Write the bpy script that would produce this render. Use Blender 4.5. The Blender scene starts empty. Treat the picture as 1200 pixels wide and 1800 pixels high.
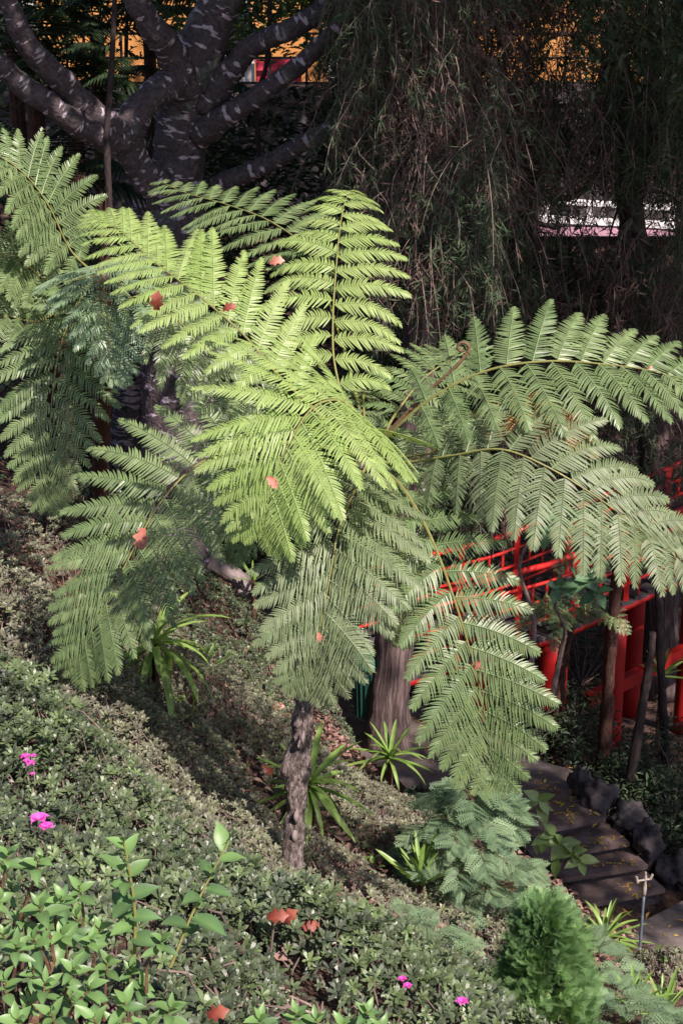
import bpy, math, random
import numpy as np
from mathutils import Vector, Matrix, noise as mnoise
rng = np.random.default_rng(7); random.seed(7)
sc = bpy.context.scene
# ------------------------------------------------------------------ camera
CAM = np.array([0.0, 0.0, 9.0]); PITCH = math.radians(18.0); F = 2614.0
cd = bpy.data.cameras.new('camera'); cam = bpy.data.objects.new('camera', cd); sc.collection.objects.link(cam)
cam.location = CAM; cam.rotation_euler = (math.radians(90) - PITCH, 0, 0)
cd.sensor_fit = 'VERTICAL'; cd.sensor_height = 36.0; cd.lens = 36.0 * F / 1800.0; cd.clip_start = 0.05; cd.clip_end = 400
sc.camera = cam
# ------------------------------------------------------------------ light
SUN = np.array([0.40, -0.55, 0.73]); SUN /= np.linalg.norm(SUN)
el = math.asin(SUN[2]); az = math.atan2(SUN[0], SUN[1])
w = bpy.data.worlds.new('World'); sc.world = w; w.use_nodes = True
nt = w.node_tree; nt.nodes.clear()
sk = nt.nodes.new('ShaderNodeTexSky'); sk.sky_type = 'NISHITA'; sk.sun_disc = False
sk.sun_elevation = el; sk.sun_rotation = az; sk.altitude = 500
bg = nt.nodes.new('ShaderNodeBackground'); bg.inputs[1].default_value = 0.085
wo = nt.nodes.new('ShaderNodeOutputWorld'); nt.links.new(sk.outputs[0], bg.inputs[0]); nt.links.new(bg.outputs[0], wo.inputs[0])
ld = bpy.data.lights.new('sun', 'SUN'); ld.energy = 4.6; ld.angle = math.radians(0.6); ld.color = (1, 0.95, 0.86)
lo = bpy.data.objects.new('sun', ld); sc.collection.objects.link(lo)
lo.rotation_euler = Vector(SUN).to_track_quat('Z', 'Y').to_euler(); lo.location = (6, -6, 20)
sc.view_settings.view_transform = 'Standard'; sc.view_settings.look = 'None'
sc.view_settings.exposure = 0.76; sc.view_settings.gamma = 1; sc.view_settings.use_curve_mapping = False
sc.view_settings.use_white_balance = True; sc.view_settings.white_balance_temperature = 6750; sc.view_settings.white_balance_tint = 21
sc.cycles.max_bounces = 6; sc.cycles.transmission_bounces = 4; sc.cycles.transparent_max_bounces = 4
sc.cycles.sample_clamp_indirect = 6

# ------------------------------------------------------------------ helpers
def P(px, py, Y):
    """world point seen at photo pixel (px,py) standing Y metres in front of the camera"""
    u = (px - 600) / F; v = (900 - py) / F
    d = np.array([u, math.cos(PITCH) + v * math.sin(PITCH), -math.sin(PITCH) + v * math.cos(PITCH)])
    return CAM + d * (Y / d[1])
def ray_ground(px, py, lift=0.0):
    lo_, hi = 1.5, 60
    for Y in np.arange(1.5, 60, 0.1):
        p = P(px, py, Y)
        if p[2] <= ground(p[0], p[1]) + lift: return p
    return P(px, py, 40)
def nrm(a): a = np.asarray(a, float); return a / (np.linalg.norm(a, axis=-1, keepdims=True) + 1e-12)
WL = {}
def mesh_np(name, V, Fa, tint=None, tc=None, smooth=False):
    V = np.ascontiguousarray(V, dtype=np.float32); Fa = np.asarray(Fa, dtype=np.int32)
    m = bpy.data.meshes.new(name); n, k = Fa.shape
    m.vertices.add(len(V)); m.vertices.foreach_set('co', V.ravel())
    m.loops.add(n * k); m.loops.foreach_set('vertex_index', Fa.ravel())
    m.polygons.add(n); m.polygons.foreach_set('loop_start', np.arange(0, n * k, k, dtype=np.int32))
    m.polygons.foreach_set('loop_total', np.full(n, k, dtype=np.int32))
    m.polygons.foreach_set('use_smooth', np.full(n, smooth, dtype=bool))
    if tint is not None:
        a = m.attributes.new('tint', 'FLOAT', 'POINT'); a.data.foreach_set('value', np.asarray(tint, dtype=np.float32))
    if tc is not None:
        a = m.attributes.new('tc', 'FLOAT_VECTOR', 'POINT'); a.data.foreach_set('vector', np.asarray(tc, dtype=np.float32).ravel())
    m.update(); return m
def link(name, data, parent=None, loc=(0, 0, 0), mat=None):
    """loc is a world position; parents are never rotated"""
    o = bpy.data.objects.new(name, data); sc.collection.objects.link(o)
    loc = np.array(loc, float)
    if parent is not None:
        o.parent = parent; o.location = loc - WL[parent.name]
    else: o.location = loc
    WL[o.name] = loc
    if mat is not None and not data.materials: data.materials.append(mat)
    return o
def empty(name, loc, label=None, cat=None, group=None):
    o = bpy.data.objects.new(name, None); sc.collection.objects.link(o); o.location = loc; o.empty_display_size = 0.1
    WL[o.name] = np.array(loc, float); return tag(o, label, cat, group)
def tag(o, label=None, cat=None, group=None, kind=None):
    if label: o['label'] = label
    if cat: o['category'] = cat
    if group: o['group'] = group
    if kind: o['kind'] = kind
    return o
class Acc:
    """collects geometry of one object (triangles or quads, quads as k=4)"""
    def __init__(s): s.V = []; s.F = []; s.T = []; s.C = []; s.n = 0
    def add(s, V, Fa, tint=0.5, tc=None):
        V = np.asarray(V, float).reshape(-1, 3); Fa = np.asarray(Fa, int)
        if Fa.shape[1] == 3: Fa = np.concatenate([Fa, -np.ones((len(Fa), 1), int)], 1)
        q = Fa + s.n; q[Fa < 0] = -1
        s.V.append(V); s.F.append(q); s.T.append(np.broadcast_to(np.asarray(tint, float), (len(V),)).copy())
        s.C.append(np.zeros((len(V), 3)) if tc is None else np.asarray(tc, float)); s.n += len(V); return s
    def obj(s, name, mat, parent=None, loc=None, smooth=False):
        V = np.concatenate(s.V); Fa = np.concatenate(s.F)
        if loc is None: loc = WL[parent.name] if parent is not None else (V[:, 0].mean(), V[:, 1].mean(), V[:, 2].min())
        V = V - np.array(loc, float)
        t = Fa[Fa[:, 3] < 0][:, :3]; q = Fa[Fa[:, 3] >= 0]
        Fall = np.concatenate([t, q[:, [0, 1, 2]], q[:, [0, 2, 3]]])
        if len(t) == 0: Fall = q
        m = mesh_np(name, V, Fall, np.concatenate(s.T), np.concatenate(s.C), smooth)
        m.materials.append(mat); return link(name, m, parent, loc)
def inst(acc, T, Tf, R, pos, scale, tint):
    """many copies of a small template into one accumulator. R (n,3,3) columns = local axes"""
    n = len(pos); k = len(T)
    scale = np.broadcast_to(np.asarray(scale, float), (n,)) if np.ndim(scale) < 2 else scale
    Ts = T[None] * (scale[:, None, None] if scale.ndim == 1 else scale[:, None, :])
    V = np.einsum('nij,nkj->nki', R, Ts) + pos[:, None, :]
    Fa = (Tf[None] + (np.arange(n) * k)[:, None, None]).reshape(-1, Tf.shape[1])
    acc.add(V.reshape(-1, 3), Fa, np.repeat(np.broadcast_to(tint, (n,)), k))
def frames(x, z):
    """rotation matrices with local X along x and local Z close to z"""
    x = nrm(x); z = np.broadcast_to(z, x.shape); y = nrm(np.cross(z, x)); z2 = np.cross(x, y)
    return np.stack([x, y, z2], -1)
def inst4(acc, T, Tf, R, pos, scale, tint):
    n = len(pos); k = len(T); Vv = np.einsum('nij,nkj->nki', R, T[None] * np.asarray(scale)[:, None, None]) + pos[:, None, :]
    off = (np.arange(n) * k)[:, None, None]; Fa = np.where(Tf[None] < 0, -10 ** 9, Tf[None] + off).reshape(-1, 4); Fa[Fa < 0] = -1
    q = np.where(Fa < 0, -1, Fa + acc.n); acc.V.append(Vv.reshape(-1, 3)); acc.F.append(q); acc.T.append(np.repeat(tint, k)); acc.C.append(np.zeros((n * k, 3))); acc.n += n * k
INST4 = inst4
def blade(seg, length, width, bend=0.0, fold=0.15, shape='leaf', curl=0.0):
    """leaf with midrib along +X, folded about the midrib and bent downward; 3 columns"""
    V = []; 
    for i in range(seg + 1):
        t = i / seg
        if shape == 'leaf': w_ = width * (math.sin(math.pi * min(1, 0.06 + t * 0.94) ** 0.85)) 
        elif shape == 'strap': w_ = width * (0.55 + 0.9 * t) * (1 - t) ** 0.55 * 1.1 if t > 0 else width * 0.6
        else: w_ = width * (1 - t)
        if i == seg: w_ = width * 0.02
        a = bend * t
        x = length * (t if abs(bend) < 1e-3 else math.sin(a) / bend); z = 0 if abs(bend) < 1e-3 else -length * (1 - math.cos(a)) / bend
        up = fold * w_
        V += [(x, -w_ / 2, z + up), (x, 0, z), (x, w_ / 2, z + up)]
    Fq = []
    for i in range(seg):
        a = 3 * i
        Fq += [(a, a + 3, a + 4, a + 1), (a + 1, a + 4, a + 5, a + 2)]
    return np.array(V), np.array(Fq)
def crom(pts, n):
    p = np.array(pts, float); p = np.vstack([2 * p[0] - p[1], p, 2 * p[-1] - p[-2]])
    m = len(p) - 3; out = []
    for t in np.linspace(0, m - 1e-6, n):
        i = int(t); f = t - i; a, b, c, d = p[i:i + 4]
        out.append(0.5 * ((2 * b) + (-a + c) * f + (2 * a - 5 * b + 4 * c - d) * f * f + (-a + 3 * b - 3 * c + d) * f ** 3))
    return np.array(out)
def tube(pts, rad, seg=8, n=None, amp=0.0, freq=3.0, cap=True, seed=0, flare=0):
    """swept tube through pts with radii; returns V, quads, tc"""
    pts = np.array(pts, float); rad = np.broadcast_to(np.asarray(rad, float), (len(pts),))
    if n:
        q = crom(np.hstack([pts, rad[:, None]]), n); pts, rad = q[:, :3], np.abs(q[:, 3])
    m = len(pts); T = nrm(np.gradient(pts, axis=0))
    ref = np.array([0, 0, 1.0]) if abs(T[0][2]) < 0.9 else np.array([1.0, 0, 0])
    U = np.cross(T[0], ref); U /= np.linalg.norm(U); V = []; tc = []; L = 0
    for i in range(m):
        U = U - T[i] * np.dot(U, T[i]); U /= np.linalg.norm(U); W = np.cross(T[i], U)
        if i: L += np.linalg.norm(pts[i] - pts[i - 1])
        for j in range(seg):
            a = 2 * math.pi * j / seg; d = math.cos(a) * U + math.sin(a) * W; r = rad[i]
            if amp:
                q = Vector((pts[i] + d * r) * freq) + Vector((seed, 0, 0)); r = r * (1 + amp * mnoise.noise(q) + 0.5 * amp * mnoise.noise(q * 2.7))
            V.append(pts[i] + d * r); tc.append((math.cos(a) * rad[i], math.sin(a) * rad[i], L))
    Fq = [(i * seg + j, i * seg + (j + 1) % seg, (i + 1) * seg + (j + 1) % seg, (i + 1) * seg + j) for i in range(m - 1) for j in range(seg)]
    if cap:
        for base, row in ((0, 0), (1, m - 1)):
            V.append(pts[row]); tc.append((0, 0, L * base)); c = len(V) - 1
            for j in range(seg):
                a, b = row * seg + j, row * seg + (j + 1) % seg
                Fq.append((c, b, a, -1) if base == 0 else (c, a, b, -1))
    return np.array(V), np.array(Fq), np.array(tc)
def box(acc, c, s, rz=0.0, tint=0.5, bev=0.0):
    c = np.array(c, float); h = np.array(s, float) / 2
    V = np.array([(x, y, z) for z in (-1, 1) for y in (-1, 1) for x in (-1, 1)], float) * h
    R = np.array([[math.cos(rz), -math.sin(rz), 0], [math.sin(rz), math.cos(rz), 0], [0, 0, 1]])
    acc.add(V @ R.T + c, [(0, 2, 3, 1), (4, 5, 7, 6), (0, 1, 5, 4), (2, 6, 7, 3), (0, 4, 6, 2), (1, 3, 7, 5)], tint)
    return acc
def bar(acc, a, b, w_, h_, tint=0.5):
    """rectangular bar between two points"""
    a = np.array(a, float); b = np.array(b, float); t = nrm(b - a); up = np.array([0, 0, 1.0]) if abs(t[2]) < 0.95 else np.array([1.0, 0, 0])
    s = nrm(np.cross(t, up)); u = np.cross(s, t); V = []
    for p in (a, b):
        for i, j in ((-1, -1), (1, -1), (1, 1), (-1, 1)): V.append(p + s * i * w_ / 2 + u * j * h_ / 2)
    acc.add(V, [(0, 3, 2, 1), (4, 5, 6, 7), (0, 1, 5, 4), (1, 2, 6, 5), (2, 3, 7, 6), (3, 0, 4, 7)], tint); return acc

# ------------------------------------------------------------------ materials
def new_mat(name):
    m = bpy.data.materials.new(name); m.use_nodes = True; t = m.node_tree; t.nodes.clear()
    out = t.nodes.new('ShaderNodeOutputMaterial'); b = t.nodes.new('ShaderNodeBsdfPrincipled'); t.links.new(b.outputs[0], out.inputs[0])
    return m, t, b, out
def N(t, typ, **kw):
    n = t.nodes.new(typ)
    for k, v in kw.items():
        if k.startswith('i_'): n.inputs[int(k[2:])].default_value = v
        else: setattr(n, k, v)
    return n
def ramp(t, fac, stops, interp='LINEAR'):
    r = t.nodes.new('ShaderNodeValToRGB'); r.color_ramp.interpolation = interp; e = r.color_ramp.elements
    while len(e) < len(stops): e.new(0.5)
    for x, (p, c) in zip(e, stops): x.position = p; x.color = (*c, 1) if len(c) == 3 else c
    t.links.new(fac, r.inputs[0]); return r.outputs[0]
def mixc(t, fac, a, b, mode='MIX'):
    m = t.nodes.new('ShaderNodeMix'); m.data_type = 'RGBA'; m.blend_type = mode
    for s, v in ((m.inputs[0], fac), (m.inputs[6], a), (m.inputs[7], b)):
        if hasattr(v, 'is_output'): t.links.new(v, s)
        else: s.default_value = v if isinstance(v, (int, float)) else (*v, 1)
    return m.outputs[2]
def leaf_mat(name, a, b, rough=0.5, transl=0.3, spec=0.5, trc=None, scale=14.0, var=0.35):
    m, t, p, out = new_mat(name)
    at = N(t, 'ShaderNodeAttribute', attribute_name='tint'); tcn = N(t, 'ShaderNodeTexCoord')
    nz = N(t, 'ShaderNodeTexNoise'); nz.inputs['Scale'].default_value = scale; nz.inputs['Detail'].default_value = 3
    geo = N(t, 'ShaderNodeNewGeometry'); t.links.new(geo.outputs['Position'], nz.inputs['Vector'])
    c = mixc(t, at.outputs['Fac'], a, b)
    g = ramp(t, nz.outputs[0], [(0.3, (1 - var,) * 3), (0.7, (1 + var * 0.6,) * 3)])
    c = mixc(t, 1.0, c, g, 'MULTIPLY')
    t.links.new(c, p.inputs['Base Color']); p.inputs['Roughness'].default_value = rough
    p.inputs['Specular IOR Level'].default_value = spec
    if transl:
        tr = N(t, 'ShaderNodeBsdfTranslucent'); tcol = mixc(t, 1.0, c, trc or (1.25, 1.35, 0.55), 'MULTIPLY'); t.links.new(tcol, tr.inputs[0])
        mx = N(t, 'ShaderNodeMixShader'); mx.inputs[0].default_value = transl
        t.links.new(p.outputs[0], mx.inputs[1]); t.links.new(tr.outputs[0], mx.inputs[2]); t.links.new(mx.outputs[0], out.inputs[0])
    return m
def rough_mat(name, stops, scale=8.0, rough=0.85, bump=0.4, stretch=(1, 1, 1), coords='pos', detail=8, spec=0.25, dist=0.02):
    m, t, p, out = new_mat(name)
    if coords == 'tc': src = N(t, 'ShaderNodeAttribute', attribute_name='tc').outputs['Vector']
    else: src = N(t, 'ShaderNodeNewGeometry').outputs['Position']
    mp = N(t, 'ShaderNodeMapping'); mp.inputs['Scale'].default_value = stretch; t.links.new(src, mp.inputs[0])
    nz = N(t, 'ShaderNodeTexNoise'); nz.inputs['Scale'].default_value = scale; nz.inputs['Detail'].default_value = detail; nz.inputs['Roughness'].default_value = 0.65
    t.links.new(mp.outputs[0], nz.inputs['Vector'])
    t.links.new(ramp(t, nz.outputs[0], stops), p.inputs['Base Color']); p.inputs['Roughness'].default_value = rough
    p.inputs['Specular IOR Level'].default_value = spec
    bp = N(t, 'ShaderNodeBump'); bp.inputs['Strength'].default_value = bump; bp.inputs['Distance'].default_value = dist
    t.links.new(nz.outputs[0], bp.inputs['Height']); t.links.new(bp.outputs[0], p.inputs['Normal'])
    return m
M = {}
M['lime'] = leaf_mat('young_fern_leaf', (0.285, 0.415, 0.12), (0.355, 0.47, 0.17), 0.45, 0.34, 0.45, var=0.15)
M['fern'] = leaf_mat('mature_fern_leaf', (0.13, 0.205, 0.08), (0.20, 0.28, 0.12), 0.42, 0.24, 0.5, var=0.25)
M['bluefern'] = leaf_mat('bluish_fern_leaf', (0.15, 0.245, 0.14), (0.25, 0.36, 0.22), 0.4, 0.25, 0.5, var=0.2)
M['palefern'] = leaf_mat('pale_fern_leaf', (0.155, 0.215, 0.10), (0.21, 0.265, 0.14), 0.5, 0.25, 0.45, var=0.25)  # paler, greyer green than the other fronds
M['deadfern'] = leaf_mat('dead_fern_leaf', (0.28, 0.13, 0.05), (0.36, 0.22, 0.08), 0.7, 0.2, 0.3)
M['rachis'] = rough_mat('frond_stem', [(0.3, (0.16, 0.17, 0.05)), (0.7, (0.27, 0.26, 0.09))], 30, 0.5, 0.2)
M['brownstem'] = rough_mat('brown_stem', [(0.3, (0.10, 0.05, 0.03)), (0.7, (0.2, 0.12, 0.07))], 30, 0.7, 0.4)
M['fibre'] = rough_mat('fern_trunk_bark', [(0.32, (0.025, 0.018, 0.016)), (0.49, (0.15, 0.115, 0.108)), (0.7, (0.42, 0.35, 0.335))], 60, 0.9, 1.0, (1, 1, 0.45), 'tc', 10, dist=0.03)
M['darkfibre'] = rough_mat('dark_fern_trunk', [(0.3, (0.02, 0.010, 0.008)), (0.7, (0.13, 0.06, 0.045))], 40, 0.9, 0.9, (1, 1, 0.3), 'tc')
M['blackbark'] = rough_mat('black_thin_bark', [(0.3, (0.012, 0.008, 0.008)), (0.7, (0.07, 0.05, 0.048))], 40, 0.9, 0.9, (1, 1, 0.3), 'tc')
M['conebark'] = rough_mat('fissured_bark', [(0.34, (0.03, 0.018, 0.017)), (0.5, (0.11, 0.075, 0.07)), (0.72, (0.25, 0.19, 0.18))], 26, 0.9, 1.0, (1, 1, 0.09), 'tc', 9, dist=0.04)
M['twig'] = rough_mat('dry_twig', [(0.3, (0.09, 0.06, 0.052)), (0.7, (0.30, 0.22, 0.19))], 20, 0.9, 0.2)
M['soil'] = rough_mat('leaf_littered_soil', [(0.3, (0.022, 0.014, 0.011)), (0.5, (0.07, 0.04, 0.03)), (0.72, (0.20, 0.11, 0.08))], 9, 0.95, 1.0, detail=12, dist=0.05)
M['azalea'] = leaf_mat('azalea_leaf', (0.066, 0.084, 0.056), (0.145, 0.21, 0.085), 0.42, 0.15, 0.5, var=0.45, scale=5)
M['azgrey'] = leaf_mat('dusty_azalea_leaf', (0.145, 0.135, 0.105), (0.22, 0.25, 0.135), 0.45, 0.12, 0.45, var=0.5, scale=4)
M['shoot'] = leaf_mat('bright_shrub_leaf', (0.075, 0.155, 0.07), (0.17, 0.31, 0.10), 0.42, 0.3, 0.5, var=0.3, scale=10)
M['bluegreen'] = leaf_mat('broad_leaf', (0.07, 0.16, 0.085), (0.13, 0.25, 0.12), 0.5, 0.25, 0.45, var=0.2)
M['palebroad'] = leaf_mat('pale_broad_leaf', (0.19, 0.33, 0.08), (0.3, 0.42, 0.16), 0.4, 0.3, 0.6, var=0.2)
M['strap'] = leaf_mat('strap_leaf', (0.16, 0.29, 0.06), (0.30, 0.44, 0.12), 0.4, 0.25, 0.5, var=0.25)
M['cypress'] = leaf_mat('cypress_spray', (0.11, 0.19, 0.105), (0.21, 0.31, 0.17), 0.6, 0.15, 0.4, var=0.3)
M['thuja'] = leaf_mat('thuja_spray', (0.10, 0.21, 0.08), (0.20, 0.35, 0.13), 0.6, 0.2, 0.4, var=0.3)
M['weep'] = leaf_mat('weeping_conifer_spray', (0.042, 0.072, 0.04), (0.09, 0.13, 0.07), 0.8, 0.12, 0.2, var=0.4, scale=1.2)
M['weepdead'] = leaf_mat('dry_conifer_spray', (0.09, 0.055, 0.048), (0.19, 0.13, 0.115), 0.85, 0.1, 0.2, var=0.4, scale=1.2, trc=(1.2, 1, 0.8))
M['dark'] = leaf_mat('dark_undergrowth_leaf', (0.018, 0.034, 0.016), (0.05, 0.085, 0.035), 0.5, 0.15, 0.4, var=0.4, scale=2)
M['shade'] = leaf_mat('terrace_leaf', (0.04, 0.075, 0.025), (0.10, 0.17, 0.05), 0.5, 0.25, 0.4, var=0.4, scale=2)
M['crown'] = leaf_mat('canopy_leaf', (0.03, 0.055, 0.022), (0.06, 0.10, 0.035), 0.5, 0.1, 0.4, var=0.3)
M['pink'] = leaf_mat('pink_petal', (0.75, 0.05, 0.42), (0.8, 0.16, 0.6), 0.5, 0.3, 0.3, trc=(1, 0.5, 1), var=0.1)
M['redleaf'] = leaf_mat('fallen_red_leaf', (0.20, 0.035, 0.025), (0.34, 0.10, 0.06), 0.55, 0.15, 0.4, trc=(1.2, 0.8, 0.6), var=0.35, scale=60)
M['pinkleaf'] = leaf_mat('fallen_pink_leaf', (0.42, 0.12, 0.08), (0.62, 0.30, 0.22), 0.55, 0.1, 0.4, trc=(1.2, 0.8, 0.6), var=0.25, scale=60)
M['litter'] = leaf_mat('litter_leaf', (0.13, 0.06, 0.045), (0.38, 0.24, 0.195), 0.7, 0.05, 0.3, trc=(1, 0.8, 0.6), var=0.4, scale=20)
M['yellow'] = leaf_mat('yellow_litter', (0.42, 0.22, 0.04), (0.55, 0.40, 0.09), 0.6, 0.1, 0.3, trc=(1, 1, 0.6), var=0.3, scale=20)
M['path'] = rough_mat('worn_path_paving', [(0.3, (0.085, 0.068, 0.062)), (0.5, (0.14, 0.113, 0.105)), (0.75, (0.24, 0.20, 0.185))], 6, 0.85, 0.3, dist=0.01)
M['steptop'] = rough_mat('worn_step_stone', [(0.3, (0.07, 0.048, 0.042)), (0.5, (0.14, 0.098, 0.088)), (0.75, (0.25, 0.19, 0.17))], 7, 0.8, 0.5, dist=0.012)
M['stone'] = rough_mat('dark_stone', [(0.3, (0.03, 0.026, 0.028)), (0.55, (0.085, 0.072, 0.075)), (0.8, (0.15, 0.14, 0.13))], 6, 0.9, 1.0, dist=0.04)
M['log'] = rough_mat('weathered_wood', [(0.3, (0.10, 0.075, 0.07)), (0.7, (0.36, 0.30, 0.29))], 25, 0.85, 0.7, (1, 1, 0.15), 'tc')
M['red'] = rough_mat('red_lacquer', [(0.3, (0.30, 0.012, 0.010)), (0.45, (0.50, 0.016, 0.012)), (0.7, (0.62, 0.03, 0.02))], 9, 0.4, 0.15, spec=0.5)
M['deepred'] = rough_mat('matt_red_paint', [(0.3, (0.30, 0.008, 0.008)), (0.7, (0.42, 0.014, 0.012))], 4, 0.5, 0.08, spec=0.4)
M['bin'] = rough_mat('green_bin_metal', [(0.3, (0.008, 0.045, 0.035)), (0.7, (0.012, 0.065, 0.05))], 8, 0.4, 0.05, spec=0.5)
M['binlid'] = rough_mat('green_bin_lid', [(0.3, (0.02, 0.16, 0.10)), (0.7, (0.03, 0.2, 0.13))], 8, 0.4, 0.05, spec=0.5)
M['pipe'] = rough_mat('grey_pipe', [(0.3, (0.07, 0.09, 0.12)), (0.7, (0.16, 0.2, 0.24))], 12, 0.45, 0.1, spec=0.5)
M['brass'] = rough_mat('worn_brass', [(0.3, (0.22, 0.18, 0.16)), (0.7, (0.42, 0.36, 0.3))], 30, 0.5, 0.2, spec=0.5)
M['orange'] = rough_mat('orange_plaster', [(0.3, (0.50, 0.21, 0.06)), (0.7, (0.60, 0.28, 0.09))], 1.5, 0.85, 0.1)
M['white'] = rough_mat('white_paint', [(0.3, (0.72, 0.70, 0.72)), (0.7, (0.82, 0.8, 0.8))], 4, 0.6, 0.05)
M['pinkwall'] = rough_mat('pink_plaster', [(0.3, (0.45, 0.24, 0.32)), (0.7, (0.58, 0.34, 0.42))], 4, 0.85, 0.1)
M['signred'] = rough_mat('red_banner', [(0.3, (0.62, 0.05, 0.09)), (0.7, (0.7, 0.07, 0.12))], 4, 0.6, 0.05)
M['iron'] = rough_mat('dark_iron', [(0.3, (0.02, 0.02, 0.022)), (0.7, (0.04, 0.04, 0.045))], 8, 0.5, 0.1)
M['glass'] = rough_mat('dark_window', [(0.3, (0.015, 0.017, 0.02)), (0.7, (0.03, 0.033, 0.04))], 2, 0.08, 0.0, spec=0.6)
# spotted bark of the big tree: dark brown with pale cross streaks and grey lichen
def spotted(name, cross=(1, 1, 3.0), amount=0.585, base=((0.03, 0.02, 0.024), (0.10, 0.075, 0.08)), lich=0.56):
    m, t, p, out = new_mat(name)
    src = N(t, 'ShaderNodeAttribute', attribute_name='tc').outputs['Vector']
    mp = N(t, 'ShaderNodeMapping'); mp.inputs['Scale'].default_value = cross; t.links.new(src, mp.inputs[0])
    n1 = N(t, 'ShaderNodeTexNoise'); n1.inputs['Scale'].default_value = 6.5; n1.inputs['Detail'].default_value = 4; t.links.new(mp.outputs[0], n1.inputs['Vector'])
    n2 = N(t, 'ShaderNodeTexNoise'); n2.inputs['Scale'].default_value = 3.2; n2.inputs['Detail'].default_value = 9; t.links.new(src, n2.inputs['Vector'])
    n3 = N(t, 'ShaderNodeTexNoise'); n3.inputs['Scale'].default_value = 30; n3.inputs['Detail'].default_value = 6; t.links.new(src, n3.inputs['Vector'])
    b0 = ramp(t, n3.outputs[0], [(0.3, base[0]), (0.7, base[1])])
    f1 = ramp(t, n1.outputs[0], [(amount, (0, 0, 0)), (amount + 0.035, (1, 1, 1))])
    f2 = ramp(t, n2.outputs[0], [(lich, (0, 0, 0)), (lich + 0.06, (0.85, 0.85, 0.85))])
    pale = ramp(t, n3.outputs[0], [(0.3, (0.30, 0.23, 0.27)), (0.7, (0.58, 0.50, 0.55))])
    lc = ramp(t, n3.outputs[0], [(0.35, (0.05, 0.055, 0.048)), (0.7, (0.14, 0.15, 0.135))])
    c = mixc(t, f1, b0, pale); c = mixc(t, f2, c, lc)
    t.links.new(c, p.inputs['Base Color']); p.inputs['Roughness'].default_value = 0.75
    bp = N(t, 'ShaderNodeBump'); bp.inputs['Strength'].default_value = 0.7; bp.inputs['Distance'].default_value = 0.03
    t.links.new(n3.outputs[0], bp.inputs['Height']); t.links.new(bp.outputs[0], p.inputs['Normal'])
    return m
M['spot'] = spotted('spotted_bark', amount=0.585)
M['ring'] = spotted('ringed_bark', (0.55, 0.55, 4.6), 0.53, ((0.06, 0.04, 0.045), (0.14, 0.10, 0.11)), 0.72)

# ------------------------------------------------------------------ terrain height
PZ = 2.1   # path level (camera stands 6.9 m above it)
cp = [P(*q) for q in [(0, 1800, 2.8), (300, 1800, 3.2), (600, 1800, 3.9), (900, 1800, 5.2), (1200, 1800, 6.8), (0, 1500, 4.6), (0, 1200, 6.6), (0, 1000, 9),
      (250, 1250, 8.0), (250, 1500, 5.6), (515, 1540, 7.2), (450, 1400, 8.6), (430, 1210, 11), (560, 1270, 12.3), (640, 1350, 12.0), (200, 870, 13), (0, 880, 12),
      (400, 990, 15), (350, 1100, 12.5), (750, 1420, 10.9), (720, 1600, 7.6), (900, 1560, 9.3), (1060, 1660, 9.0), (1150, 1750, 8.2), (-300, 1300, 6.5), (-300, 900, 12)]]
cp = [np.array([p[0], p[1], p[2] - 0.16]) for p in cp]
cp += [P(*q) for q in [(1080, 1325, 15), (1190, 1310, 15.5), (900, 1300, 15.5), (800, 1200, 18), (1180, 1100, 20)]]
cp += [np.array(q, float) for q in [(-5, 2, 7.4), (3, 1, 6.2), (6, 4, 3.6), (-9, 8, 7), (8, 8, 1.6), (9, 14, 1.0), (-6, 18, 5.0), (0, 20, 2.4), (-12, 26, 6), (0, 26, 3.9), (8, 26, 3.8),
       (0, 31, 5.0), (8, 31, 5.0), (-10, 32, 7), (-14, 14, 7), (15, 20, 2), (0, -4, 8), (16, 34, 6), (-14, 40, 8.5), (0, 40, 8), (14, 40, 8), (0, 60, 10), (-30, 30, 10), (30, 30, 6), (-30, -10, 10), (30, -10, 0), (-30, 60, 12), (30, 60, 12)]]
cp = np.array(cp)
A_ = np.linalg.norm(cp[:, None, :2] - cp[None, :, :2], axis=2); n_ = len(cp)
K_ = np.zeros((n_ + 3, n_ + 3)); K_[:n_, :n_] = A_; K_[:n_, n_] = 1; K_[:n_, n_ + 1:] = cp[:, :2]; K_[n_:, :n_] = K_[:n_, n_:].T
W_ = np.linalg.solve(K_, np.concatenate([cp[:, 2], [0, 0, 0]]))
path_c = [(-0.9, 18.6, PZ + 0.05), (-0.35, 16.6, PZ), (0.05, 15.2, PZ), (0.75, 13.9, PZ), (1.35, 12.95, PZ), (1.9, 12.35, PZ)]
lower_c = [(2.75, 11.35, PZ - 0.52), (3.1, 10.9, PZ - 0.52), (3.7, 10.2, PZ - 0.52), (5.2, 9.3, PZ - 0.54)]
allp = [np.array(path_c[0:]), np.array([path_c[-1], lower_c[0]]), np.array(lower_c)]
def ground_v(x, y):
    x = np.asarray(x, float).ravel(); y = np.asarray(y, float).ravel()
    d = np.hypot(x[:, None] - cp[None, :, 0], y[:, None] - cp[None, :, 1])
    z = d @ W_[:n_] + W_[n_] + W_[n_ + 1] * x + W_[n_ + 2] * y
    z += 0.05 * np.sin(x * 2.3 + y) * np.sin(y * 1.9 - x * 0.7)
    best = np.full(len(x), 1e9); bz = np.zeros(len(x))
    for pl in allp:
        for a, b in zip(pl[:-1], pl[1:]):
            ab = b[:2] - a[:2]; t = np.clip(((x - a[0]) * ab[0] + (y - a[1]) * ab[1]) / ab.dot(ab), 0, 1)
            dd = np.hypot(x - a[0] - t * ab[0], y - a[1] - t * ab[1]); zz = a[2] + t * (b[2] - a[2])
            m = dd < best; best[m] = dd[m]; bz[m] = zz[m]
    k = np.clip((best - 0.75) / 0.55, 0, 1); k = k * k * (3 - 2 * k)
    return (bz - 0.14) * (1 - k) + z * k
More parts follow.
